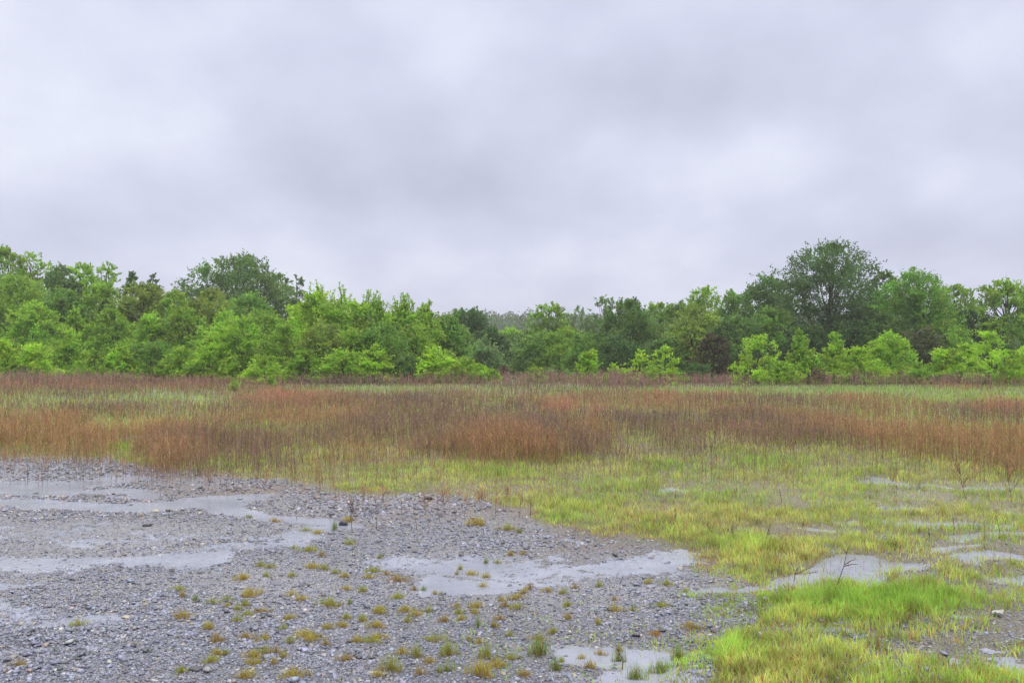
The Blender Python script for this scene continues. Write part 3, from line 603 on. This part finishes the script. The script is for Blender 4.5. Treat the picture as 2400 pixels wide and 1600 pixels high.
for i, s in enumerate(WEEDS):
    x, y, ty, bu, k = s.split(','); x, y, ty = float(x), float(y), float(ty); p = at(x, y); h = (y - ty) * p.y / FS
    col = [.36, .21, .11] if k == 't' else [.17, .105, .08]
    o = dry_weed(h, int(bu), 300 + i, col).build('dry_weed', M_WEED); o.location = (p.x, p.y, hat(p)); o.rotation_euler = (0, 0, random.uniform(0, 6))
    o['category'] = 'weed'; o['group'] = 'single dead weeds standing clear of the rest'
    if x < 760: pl = 'at the verge beyond the long puddle'
    elif x < 1260: pl = 'on the stones before the grass verge' if y > 1130 else 'in the yellow grass behind the verge'
    elif y < 1190: pl = 'in the yellow grass among far puddles'
    elif y > 1400: pl = 'in the puddle at bottom'
    else: pl = 'in the short grass near the broken twig'
    items.append([o, x, f"{'bushy' if int(bu) else 'thin'} {'tan' if k == 't' else 'dark'} dead weed", pl])
single_out(items)
def twig(name, P, r, label):
    A_ = Acc()
    for pts in P:
        q_ = np.array([at_dist(x, y, D)[:] for (x, y, D) in pts]); V, F = tube(q_, np.linspace(r, r * .35, len(q_)), 5); A_.add(V, F, np.array([.075, .04, .035]))
    tag(A_.build(name, M_BARK), label, 'twig')
Dp = at(1950, 1400).y
twig('broken_twig', [[(1950, 1395, Dp), (1965, 1362, Dp), (1978, 1325, Dp), (1984, 1296, Dp), (1992, 1275, Dp)], [(1978, 1326, Dp), (1998, 1321, Dp + .05), (2012, 1322, Dp + .1)], [(1980, 1322, Dp), (1995, 1313, Dp), (2006, 1310, Dp - .1)], [(1984, 1296, Dp), (1976, 1285, Dp)]], .0036, 'leaning broken reddish twig rising from the tall tussock into the pool')
Dq = at(1862, 1365).y
twig('broken_twig', [[(1861, 1362, Dq), (1863, 1345, Dq), (1870, 1330, Dq)], [(1863, 1346, Dq), (1885, 1335, Dq), (1903, 1328, Dq)]], .003, 'small forked dark twig behind the tall tussock, left of the leaning one')
Dr = at(1452, 1372).y
twig('broken_twig', [[(1452, 1372, Dr), (1456, 1360, Dr), (1461, 1348, Dr)]], .003, 'short dark twig sticking up from open gravel before the grass')

# ------------------------------------------------------------------ trees
def leaf_quads(P, axis, size, col):
    n = len(P); nrm = unit(rng.normal(0, .75, (n, 3)) + np.array([0, 0, .75])); ax = unit(axis + rng.normal(0, .45, (n, 3)))
    sd = unit(np.cross(nrm, ax)); s = size * rng.uniform(.7, 1.35, n)
    a = ax * s[:, None] * .62; b = sd * s[:, None] * .36
    V = np.stack([P - a, P + b, P + a, P - b], 1).reshape(-1, 3)
    F = np.arange(n)[:, None] * 4 + np.arange(4)
    return V, F, np.repeat(col, 4, 0)
PR = {  # profile of the crown: relative half-width over relative height
    'round': ([0, .12, .3, .55, .75, .9, 1], [.7, .9, 1, 1, .9, .68, .3]),
    'bush': ([0, .1, .3, .55, .8, .93, 1], [.9, 1, 1, .93, .74, .5, .2]),
    'cone': ([0, .1, .4, .7, .9, 1], [.9, 1, .82, .52, .27, .08]),
    'oval': ([0, .2, .5, .8, .95, 1], [.6, .9, 1, .85, .55, .2]),
    'layer': ([0, .1, .3, .5, .7, .88, 1], [.9, 1, .98, .8, .62, .4, .15]),
}
def make_tree(name, x, topy, hw, D, kind, col, label, group, dens=1.0, zb=None, shoots=0, gap=0.0, bark=(.07, .06, .055)):
    hw = hw * (1.25 if name == 'maple_tree' else 1) * (1.3 if D >= 89 else (1.18 if D >= 70 else 1.1))
    xs, ty, hws = x * K, topy * K, hw * K
    base = at_dist(xs, 0, D); base.z = hat(base); H = at_dist(xs, ty, D).z - base.z; Rw = hws * D / FS
    root = empty(name, (base.x, base.y, base.z)); tag(root, label, 'shrub' if name == 'shrub' else ('sapling' if name == 'sapling' else 'tree'), group)
    zb = (.03 if zb is None else zb) * H
    main_h = H - min(.4, .05 * H) - (shoots * .13 * H if shoots else 0)
    tp, rp = PR[kind]; col = np.array(col)
    vis = (2 * hw) * ((822 + 3659 / D) - topy) * .19 * .75
    ls = D * (.00175 if D > 68 else .00150); lpx = ls / D * 995; N_ = int(4.8 * vis * dens / (lpx * lpx * .30)); N_ = max(1200, min(N_, 36000))
    ncl = int(np.clip(18 + Rw * H * 2.2, 16, 95)); A_ = Acc(); T_ = Acc()
    t = np.zeros(ncl); k = 0
    while k < ncl:
        u = rng.uniform(0, 1)
        if rng.uniform(0, 1) < np.interp(u, tp, rp) ** 1.2 + .12: t[k] = u; k += 1
    th = rng.uniform(0, 2 * math.pi, ncl); rho = rng.uniform(0, 1, ncl) ** .42
    rr = np.interp(t, tp, rp) * Rw * rho
    cr = np.clip(.34 * Rw * rng.uniform(.65, 1.3, ncl), .28, 1.5) * (1 - .25 * t)
    cz = zb + (main_h - zb) * t
    rr = np.maximum(rr - cr * .55, 0); cz = np.minimum(cz, main_h - cr * .45)
    Cn = np.stack([np.cos(th) * rr, np.sin(th) * rr * .9, cz], -1)
    lobe = 1 + .16 * np.sin(th * 2 + rng.uniform(0, 6)) + .12 * np.sin(th * 3 + cz)
    Cn[:, :2] *= lobe[:, None]
    ccol = np.clip(col * rng.uniform(.72, 1.28, (ncl, 1)) * rng.uniform(.92, 1.08, (ncl, 3)), .005, .8)
    lps = 16; nsp = max(2, int(N_ * .55 / (lps * ncl)))
    ci = np.repeat(np.arange(ncl), nsp); ne = int(N_ * .5 / lps * min(dens, 1) ** 2)
    te = rng.uniform(0, 1, ne * 3); te = te[rng.uniform(0, 1, ne * 3) < np.interp(te, tp, rp)][:ne]; ne = len(te); ae = rng.uniform(0, 2 * math.pi, ne)
    ph = rng.uniform(0, 6, 3); bump = 1 + .16 * np.sin(ae * 3 + te * 5 + ph[0]) + .12 * np.sin(ae * 5 - te * 11 + ph[1]) + .10 * np.sin(te * 17 + ae * 2 + ph[2])
    re = np.maximum(np.interp(te, tp, rp) * Rw * rng.uniform(.2, 1, ne) ** .4 * bump - .15, 0)
    Ev = np.stack([np.cos(ae) * re, np.sin(ae) * re * .9, zb + (main_h - .25 - zb) * te], -1)
    ce = np.argmin(((Ev[:, None] - Cn[None]) ** 2).sum(-1), 1); ci = np.concatenate([ci, ce]); ns = len(ci)
    out = unit(np.stack([Cn[ci, 0], Cn[ci, 1], (Cn[ci, 2] - (zb + main_h) * .45) * .6 + .4], -1))
    sdv = rng.normal(0, 1, (ns, 3)); sdv[:, 2] *= .7 if kind != 'layer' else .3
    lay = kind == 'layer'; dirs = unit(out * ([1.3, 1.3, .3] if lay else [.75, .75, .75]) + unit(sdv) * (.6 if lay else .85) + np.array([0, 0, .15]))
    s0 = Cn[ci] + unit(rng.normal(0, 1, (ns, 3))) * (cr[ci] * .45)[:, None] * [1, 1, .7 if kind != 'layer' else .3]
    if ne: s0[-ne:] = Ev
    L = cr[ci] * rng.uniform(.5, 1.25, ns) * (1.35 if lay else 1)
    si = np.repeat(np.arange(ns), lps); m = len(si); s = rng.uniform(0, 1, m)
    P = s0[si] + dirs[si] * (L[si] * s)[:, None] + rng.normal(0, .10, (m, 3)) * np.minimum(cr[ci[si]], .9)[:, None] * (1.15 - .5 * s)[:, None]
    P[:, 2] -= .12 * s * s * L[si]; P[:, 2] = np.maximum(P[:, 2], .04)
    lc = jit(ccol[ci[si]], m, .2, .07)
    young = rng.uniform(0, 1, m) < .10 + .12 * s; lc[young] = np.clip(lc[young] * [1.5, 1.3, .9], 0, .8)
    A_.add(*leaf_quads(P, dirs[si], ls, lc))
    # trunk and limbs
    bark = np.array(bark); tr = max(.04, .018 * H) ; wob = rng.normal(0, .02 * H, (6, 2)); wob[0] = 0
    tp_pts = np.array([[wob[i, 0], wob[i, 1], z] for i, z in enumerate(np.linspace(-.05, main_h * .88, 6))])
    V, F = tube(tp_pts, np.linspace(tr, tr * .22, 6), 7); T_.add(V, F, bark)
    def trunk_at(z): return np.array([np.interp(z, tp_pts[:, 2], tp_pts[:, 0]), np.interp(z, tp_pts[:, 2], tp_pts[:, 1]), z])
    for i in rng.permutation(ncl)[:min(ncl, 34)]:
        q0 = trunk_at(max(.1, min(cz[i] * rng.uniform(.45, .75), main_h * .8))); q2 = Cn[i]; q1 = (q0 + q2) / 2 + [0, 0, -.08 * np.linalg.norm(q2 - q0)] + rng.normal(0, .05, 3)
        V, F = tube(np.array([q0, q1, q2]), [tr * .38, tr * .24, tr * .08], 4); T_.add(V, F, bark * 1.1)
    if shoots:
        ns_ = int(4 + hw / 9)
        for i in range(ns_):
            a = rng.uniform(0, 6.283); r0 = Rw * rng.uniform(0, .8); x0, y0 = math.cos(a) * r0, math.sin(a) * r0
            z0 = zb + (main_h - zb) * (1 - (r0 / Rw) ** 2 * .45) - .5; hgt = rng.uniform(.4, 1.0) * shoots * .125 * H + .4; z1 = min(z0 + hgt, H * 1.0); dx = rng.normal(0, .28)
            q_ = np.array([[x0, y0, z0], [x0 + dx * .4, y0, (z0 + z1) / 2], [x0 + dx, y0, z1]]); V, F = tube(q_, [.028, .022, .012], 4); T_.add(V, F, bark * 1.3)
            nb = 7
            for b in range(nb):
                f_ = (b + .6) / nb; c_ = np.array([np.interp(f_, [0, .5, 1], q_[:, j]) for j in range(3)]) + rng.normal(0, .10 * (1.2 - f_), 3) * [1, 1, .4]
                mm = int(rng.integers(6, 13)); pp = c_ + rng.normal(0, .07, (mm, 3)) * (1.5 - .8 * f_)
                A_.add(*leaf_quads(pp, unit(rng.normal(0, 1, (mm, 3)) + [0, 0, .5]), ls * 1.1, jit(col * 1.1, mm, .2)))
    T_.build('trunk', M_BARK, root); A_.build('crown', M_LEAF, root)
    return root
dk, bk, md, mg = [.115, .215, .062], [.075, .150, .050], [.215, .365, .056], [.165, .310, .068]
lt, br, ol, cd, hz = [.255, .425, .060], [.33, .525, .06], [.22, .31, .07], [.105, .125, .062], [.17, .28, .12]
yl = [.29, .475, .055]
TREES = [
 # far row, left
 ('tree', 20, 562, 52, 96, 'round', md, 'tall mid-green tree cut off by the left edge of the picture', {}),
 ('tree', 82, 568, 48, 98, 'oval', lt, 'tall airy pale green tree, second along the skyline from the left edge', dict(dens=.55)),
 ('tree', 145, 598, 42, 92, 'round', dk, 'dark green round tree just right of the airy pale one at far left', {}),
 ('tree', 192, 595, 40, 94, 'round', lt, 'yellowish green tree between the dark round one and the feathery one', {}),
 ('tree', 250, 590, 38, 96, 'oval', md, 'feathery thin-topped tree ending the tall left skyline group', dict(dens=.55)),
 ('tree', 308, 616, 26, 95, 'bush', dk, 'small dark-topped tree beyond the left thicket, first of two', {}),
 ('tree', 355, 620, 24, 97, 'bush', dk, 'small dark-topped tree beyond the left thicket, next to a dip in skyline', {}),
 ('tree', 425, 640, 52, 112, 'bush', hz, 'greyish faded tree low on the skyline left of the big oak', dict(dens=.7)),
 ('oak_tree', 550, 584, 92, 100, 'round', dk, 'large broad dark oak standing above the left thicket', dict(zb=.2)),
 ('tree', 640, 622, 38, 103, 'round', dk, 'dark shoulder tree close against the right side of the left oak', dict(dens=.8)),
 ('tree', 682, 625, 24, 110, 'oval', hz, 'small greyish see-through tree behind the shoot-topped maples', dict(dens=.5, zb=.4)),
 # middle rows, left
 ('tree', 40, 628, 75, 84, 'round', md, 'wide mid-green tree below the tallest one at the left edge', {}),
 ('tree', 150, 652, 62, 82, 'bush', mg, 'rounded green tree in front of the dark round skyline tree', {}),
 ('tree', 238, 640, 58, 84, 'round', md, 'mid-green tree under the feathery skyline tree', {}),
 ('tree', 330, 645, 60, 84, 'round', ol, 'olive green tree in front of the two small dark-topped trees', {}),
 ('tree', 408, 660, 55, 82, 'bush', md, 'mid-green tree in front of the greyish faded tree', {}),
 ('tree', 492, 655, 60, 82, 'round', ol, 'olive tree directly before the left half of the left oak', {}),
 ('tree', 578, 668, 62, 80, 'bush', mg, 'blue-green tree before the right half of the left oak', {}),
 ('tree', 82, 690, 62, 74, 'bush', lt, 'light green leafy tree halfway up the thicket near the left edge', {}),
 ('tree', 176, 690, 46, 73, 'cone', lt, 'light green pointed tree in the thicket, tip below the dark round tree', {}),
 ('tree', 262, 705, 58, 73, 'bush', md, 'mid-green bushy tree in mid thicket below the feathery tree', {}),
 ('tree', 345, 712, 58, 72, 'cone', lt, 'light green conical tree in mid thicket below the dark-topped trees', {}),
 ('tree', 432, 705, 58, 72, 'bush', md, 'mid-green bushy tree in mid thicket below the dip in the skyline', {}),
 ('tree', 520, 712, 58, 71, 'bush', lt, 'light green bushy tree in mid thicket below the left oak', {}),
 ('tree', 612, 705, 58, 70, 'bush', md, 'mid-green spreading tree in mid thicket between oak and maples', {}),
 # shoot-topped maples
 ('maple_tree', 690, 655, 36, 70, 'bush', yl, 'yellow-green maple with short shoots, leftmost of the shoot-topped row', dict(shoots=1)),
 ('maple_tree', 735, 615, 52, 67, 'bush', yl, 'tallest yellow-green maple with upright shoots above its crown', dict(shoots=1.4)),
 ('maple_tree', 795, 628, 46, 68, 'bush', yl, 'yellow-green maple with upright shoots next right of the tallest one', dict(shoots=1.4)),
 ('maple_tree', 855, 638, 46, 68, 'bush', lt, 'light green maple with slim shoots in the middle of its row', dict(shoots=1.4)),
 ('maple_tree', 925, 645, 46, 69, 'bush', lt, 'light green maple with the clustered leafy shoots right of the middle', dict(shoots=1.4)),
 ('maple_tree', 978, 672, 42, 70, 'bush', lt, 'lower light green maple with shoots where the row slopes down', dict(shoots=1.2)),
 ('maple_tree', 1025, 690, 34, 71, 'bush', mg, 'last small maple with one shoot at the end of its sloping row', dict(shoots=1)),
 # front of the left thicket
 ('shrub', 22, 775, 52, 61, 'layer', yl, 'bright yellow-green shrub at the left edge of the thicket foot', {}),
 ('shrub', 78, 790, 50, 61.5, 'layer', br, 'brightest leafy shrub at the thicket foot near the left edge', {}),
 ('sapling', 168, 755, 55, 64, 'cone', lt, 'light green pointed sapling in front of the left thicket', {}),
 ('shrub', 222, 805, 42, 62, 'bush', md, 'low mid-green shrub right of the light pointed sapling', {}),
 ('shrub', 285, 790, 48, 62, 'layer', yl, 'yellow-green tiered shrub along the thicket foot beneath conical tree', {}),
 ('sapling', 352, 778, 50, 63, 'bush', mg, 'mid-green sapling at the thicket foot with a dark gap beside it', {}),
 ('shrub', 418, 792, 50, 62, 'layer', lt, 'light tiered shrub at the thicket foot below the skyline dip', {}),
 ('sapling', 490, 768, 55, 63, 'layer', yl, 'yellow-green sapling with flat tiers in front below the left oak', {}),
 ('sapling', 560, 725, 62, 64, 'layer', lt, 'tall light sapling with long flat sprays between oak and maples', {}),
 ('shrub', 612, 812, 44, 59, 'layer', yl, 'low bright shrub overhanging the brown weeds before the tiered saplings', {}),
 ('sapling', 655, 742, 62, 63, 'layer', md, 'dense mid-green sapling in front of the leftmost maple', {}),
 ('sapling', 735, 725, 60, 63, 'bush', ol, 'olive sapling with brown stems showing, below the tallest maple', dict(dens=.8)),
 ('shrub', 705, 800, 45, 61, 'layer', md, 'mid-green low shrub beneath the olive sapling', {}),
 ('sapling', 808, 745, 60, 63, 'layer', md, 'mid-green spreading sapling beneath the middle maples', {}),
 ('shrub', 788, 800, 52, 60.5, 'layer', lt, 'light green low shrub under the middle maples', {}),
 ('sapling', 880, 735, 58, 63, 'bush', mg, 'deep green sapling right of the spreading one under the maples', {}),
 ('shrub', 862, 790, 50, 61, 'layer', yl, 'yellow-green low shrub beside a dark hollow under the maples', {}),
 ('sapling', 950, 740, 52, 65, 'bush', md, 'mid-green sapling below the sloping end of the maples', {}),
 ('shrub', 945, 812, 40, 61, 'bush', dk, 'dark low shrub filling the hollow left of the spiky bright shrub', {}),
 ('shrub', 1000, 783, 48, 61, 'layer', br, 'bright spiky shrub with upswept branches near the end of the thicket', dict(shoots=.8)),
 ('shrub', 1062, 815, 46, 61, 'layer', lt, 'light low shrub at the very end of the left thicket', {}),
 ('shrub', 1112, 835, 34, 61, 'bush', yl, 'little yellow-green shrub trailing off toward the central gap', {}),
 # central gap
 ('tree', 1072, 702, 52, 96, 'round', bk, 'dark rounded tree just beyond the end of the maples', {}),
 ('tree', 1122, 748, 38, 92, 'round', bk, 'dark lower tree stepping down into the central gap', {}),
 ('tree', 1050, 745, 52, 84, 'bush', mg, 'blue-green tree in front of the dark rounded one by the gap', {}),
 ('tree', 1108, 775, 46, 82, 'bush', hz, 'greyish green bushy tree in front of the dark lower one by the gap', {}),
 ('tree', 1178, 748, 40, 125, 'bush', lt, 'pale yellowish tree in the central gap below the distant hill', {}),
 ('tree', 1222, 755, 42, 118, 'bush', md, 'mid-green tree in the central gap beside the pale yellowish one', {}),
 ('tree', 1172, 790, 46, 100, 'bush', hz, 'dim green low tree at the bottom of the central gap', {}),
 ('shrub', 1158, 842, 26, 66, 'bush', [.13, .085, .075], 'small leafless brown brush in the central gap', dict(dens=.35)),
 ('shrub', 1232, 842, 26, 62, 'bush', yl, 'small round bright shrub alone near the central gap', {}),
 # right wood, far row
 ('tree', 1262, 685, 40, 96, 'round', md, 'mid-green tree with a rounded peak on the right side of the gap', {}),
 ('tree', 1322, 700, 38, 98, 'round', hz, 'airy greyish tree between the peaked tree and the spiky dark one', dict(dens=.6)),
 ('tree', 1385, 674, 36, 98, 'oval', hz, 'pale see-through tree behind the left side of the spiky dark one', dict(dens=.5)),
 ('tree', 1238, 760, 50, 86, 'bush', mg, 'blue-green bushy tree low at the right side of the gap', {}),
 ('tree', 1302, 745, 58, 84, 'bush', md, 'broad mid-green tree below the airy greyish one', {}),
 ('tree', 1442, 667, 72, 78, 'bush', dk, 'big dark tree with a spiky top standing left of center-right wood', dict(shoots=.7)),
 ('tree', 1358, 760, 52, 80, 'bush', mg, 'blue-green tree against the left foot of the spiky dark one', {}),
 ('tree', 1510, 688, 42, 94, 'round', md, 'mid-green tree right behind the spiky dark one', {}),
 ('tree', 1558, 682, 44, 92, 'bush', mg, 'round green tree left of the airy skyline tree on the right', {}),
 ('tree', 1622, 636, 48, 97, 'oval', lt, 'tall airy light tree with fan-shaped top on the right skyline', dict(dens=.6, shoots=.6)),
 ('tree', 1598, 700, 72, 81, 'layer', ol, 'broad olive tree in flat layers below the fan-topped one', {}),
 ('tree', 1690, 658, 42, 95, 'round', mg, 'green tree in the skyline notch right of the fan-topped one', {}),
 ('tree', 1760, 626, 58, 90, 'round', dk, 'dark shoulder tree left of the great dark oak', {}),
 ('tree', 1690, 725, 66, 79, 'bush', dk, 'dark spreading tree below the skyline notch', {}),
 ('tree', 1765, 705, 62, 80, 'bush', mg, 'blue-green drooping tree left below the great dark oak', {}),
 ('oak_tree', 1905, 552, 96, 83, 'round', [.085, .165, .056], 'great dark oak, the highest tree on the right, bare trunk gaps beneath', dict(zb=.2, dens=1.25)),
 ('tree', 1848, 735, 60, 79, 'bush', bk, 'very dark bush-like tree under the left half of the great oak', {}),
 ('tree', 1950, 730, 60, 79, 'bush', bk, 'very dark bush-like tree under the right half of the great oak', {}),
 ('tree', 2030, 616, 40, 92, 'oval', dk, 'dark narrow tree peeking up right of the great oak', {}),
 ('tree', 2098, 616, 78, 80, 'round', [.16, .32, .055], 'large fresh green tree right of the great oak', {}),
 ('tree', 2030, 715, 62, 78, 'bush', dk, 'dark bluish tree in front between great oak and fresh green tree', {}),
 ('tree', 2190, 648, 44, 94, 'round', md, 'mid-green tree on the skyline right of the large fresh green one', {}),
 ('tree', 2225, 700, 52, 84, 'bush', bk, 'dark tree before the skyline trees near the right edge', {}),
 ('tree', 2300, 628, 52, 82, 'oval', md, 'open tree with visible leaning trunk near the right edge', dict(zb=.38, dens=.65)),
 ('tree', 2362, 636, 40, 84, 'oval', md, 'open-crowned tree cut off by the right edge of the picture', dict(zb=.35, dens=.7)),
 ('tree', 2165, 735, 52, 77, 'bush', md, 'mid-green bushy tree below the right half of the fresh green one', {}),
 ('cedar_tree', 2108, 740, 44, 71, 'oval', cd, 'brownish olive cedar in front of the large fresh green tree', {}),
 ('cedar_tree', 1638, 762, 44, 68, 'oval', [.095, .090, .060], 'dull brown cedar among the green behind the center-right saplings', {}),
 ('cedar_tree', 1588, 735, 38, 72, 'bush', ol, 'olive shrubby tree left of the dull brown cedar', {}),
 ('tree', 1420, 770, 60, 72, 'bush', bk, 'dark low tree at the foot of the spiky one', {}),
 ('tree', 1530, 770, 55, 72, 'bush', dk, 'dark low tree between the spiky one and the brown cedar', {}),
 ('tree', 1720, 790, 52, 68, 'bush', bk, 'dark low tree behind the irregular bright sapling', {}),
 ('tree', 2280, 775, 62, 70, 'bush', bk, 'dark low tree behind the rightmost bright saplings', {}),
 # saplings in front of the right wood
 ('sapling', 1348, 798, 28, 62, 'oval', br, 'slim bright sapling standing alone before the dark wood, leftmost', {}),
 ('shrub', 1412, 832, 34, 61, 'layer', yl, 'low yellow-green shrub between the slim sapling and the tiered one', dict(dens=.7)),
 ('sapling', 1468, 800, 38, 60, 'layer', br, 'left one of two bright tiered saplings before the spiky dark tree', dict(dens=.6)),
 ('sapling', 1525, 792, 40, 60, 'layer', br, 'right one of two bright tiered saplings, its arm reaching to the cedar', dict(dens=.6)),
 ('sapling', 1738, 755, 58, 58.5, 'cone', br, 'irregular bright sapling with a leaning top left of the twin cones', dict(dens=.5, shoots=.6)),
 ('sapling', 1832, 752, 46, 60.5, 'cone', lt, 'light green cone sapling, left one of the twin cones', {}),
 ('sapling', 1912, 763, 44, 61, 'cone', lt, 'light green cone sapling, right one of the twin cones', {}),
 ('sapling', 1972, 795, 52, 59.5, 'layer', yl, 'bright bushy sapling in front between twin cones and the broad one', {}),
 ('sapling', 2038, 756, 56, 61, 'bush', yl, 'broad bright rounded sapling left of the brown-olive cedar', {}),
 ('shrub', 2158, 800, 44, 60, 'layer', br, 'bright low shrub right of the brown-olive cedar', {}),
 ('sapling', 2215, 790, 48, 60, 'layer', yl, 'yellow-green tiered sapling right of the bright low shrub', {}),
 ('sapling', 2262, 758, 56, 58, 'layer', br, 'bright sapling with long flat tiers near the right edge', dict(dens=.6)),
 ('sapling', 2302, 800, 44, 55, 'oval', yl, 'young green tree with dark thin trunk closest at the right', dict(dens=.75, zb=.15)),
 ('sapling', 2355, 785, 44, 57, 'layer', br, 'bright sapling cut off by the right edge', {}),
 ('shrub', 1790, 832, 44, 58.5, 'bush', lt, 'low green shrub under the left twin cone', {}),
 ('shrub', 2110, 835, 34, 59, 'bush', md, 'low mid-green shrub at the foot of the brown-olive cedar', {}),
 ('shrub', 1868, 848, 34, 57.5, 'bush', [.13, .085, .07], 'leafless brownish brush at the foot of the twin cones', dict(dens=.4)),
 ('shrub', 1285, 835, 34, 66, 'bush', mg, 'blue-green low shrub left of the slim bright sapling', {}),
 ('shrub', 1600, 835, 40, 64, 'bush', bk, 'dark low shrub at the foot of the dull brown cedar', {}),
]
GR = {'tree': 'trees along the edge of the wood', 'maple_tree': 'shoot-topped maples of the left thicket', 'sapling': 'saplings in front of the wood', 'shrub': 'shrubs at the foot of the wood', 'oak_tree': 'large oaks above the wood', 'cedar_tree': 'cedars among the trees'}
for (nm, x, ty, hw, D, kd, col, lab, kw) in TREES:
    make_tree(nm, x, ty, hw, D, kd, col, lab, GR[nm], **kw)

# small green bushes out in the weeds
FB = [(540, 874, 16, 46, md, 'small bright bush among brown weeds below the tiered saplings'), (625, 868, 12, 48, md, 'tiny light bush at the far edge of the brown weeds, left of center')]
for (x, ty, hw, D, col, lab) in FB:
    make_tree('shrub', x, ty, hw, D, 'bush', col, lab, 'little bushes out in the weeds', dens=.7)

# dense undergrowth and the wooded hill far off
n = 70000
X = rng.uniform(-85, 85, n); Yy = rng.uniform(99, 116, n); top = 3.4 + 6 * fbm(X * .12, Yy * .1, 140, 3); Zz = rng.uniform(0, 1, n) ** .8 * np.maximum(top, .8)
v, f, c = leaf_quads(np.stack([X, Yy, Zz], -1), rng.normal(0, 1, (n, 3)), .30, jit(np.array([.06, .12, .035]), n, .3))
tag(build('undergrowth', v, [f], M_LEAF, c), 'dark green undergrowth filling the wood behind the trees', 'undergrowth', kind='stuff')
n_t = 420; xs = rng.uniform(-190, 190, n_t); ys = rng.uniform(300, 400, n_t); vs, fs, cs = [], [], []; off = 0
zh = height(xs, ys)
for i in range(n_t):
    m = 520; r = rng.uniform(3.2, 6.0); hh_ = rng.uniform(7, 11.5); d = unit(rng.normal(0, 1, (m, 3))) * (rng.uniform(0, 1, (m, 1)) ** .35)
    P = np.array([xs[i], ys[i], zh[i] + hh_ * .55]) + d * [r, r, hh_ * .5] + rng.normal(0, .3, (m, 3))
    v, f, c = leaf_quads(P, rng.normal(0, 1, (m, 3)), .85, jit(np.array([.085, .15, .06]) * rng.uniform(.7, 1.3), m, .25)); vs.append(v); fs.append(f + off); cs.append(c); off += len(v)
tag(build('distant_wood', np.concatenate(vs), [np.concatenate(fs)], M_LEAF, np.concatenate(cs)), 'hazy wooded hill seen far off through the central gap', 'wood', kind='stuff')

# ------------------------------------------------------------------ rain-hazed air
hm = bpy.data.materials.new('air'); hm.use_nodes = True; t = hm.node_tree; t.nodes.clear()
pv = N('ShaderNodeVolumePrincipled', t); pv.inputs['Color'].default_value = (.92, .93, .97, 1); pv.inputs['Density'].default_value = 0.0006; pv.inputs['Anisotropy'].default_value = 0.2
mo = N('ShaderNodeOutputMaterial', t); t.links.new(pv.outputs[0], mo.inputs['Volume'])
x0, x1, y0, y1, z0, z1 = -905, 905, -905, 905, -2.0, 36.0
V = [(x0, y0, z0), (x1, y0, z0), (x1, y1, z0), (x0, y1, z0), (x0, y0, z1), (x1, y0, z1), (x1, y1, z1), (x0, y1, z1)]
hb = build('haze', V, [BOXF], hm)
tag(hb, 'faint rainy haze in the air over field and trees', 'haze', kind='stuff')
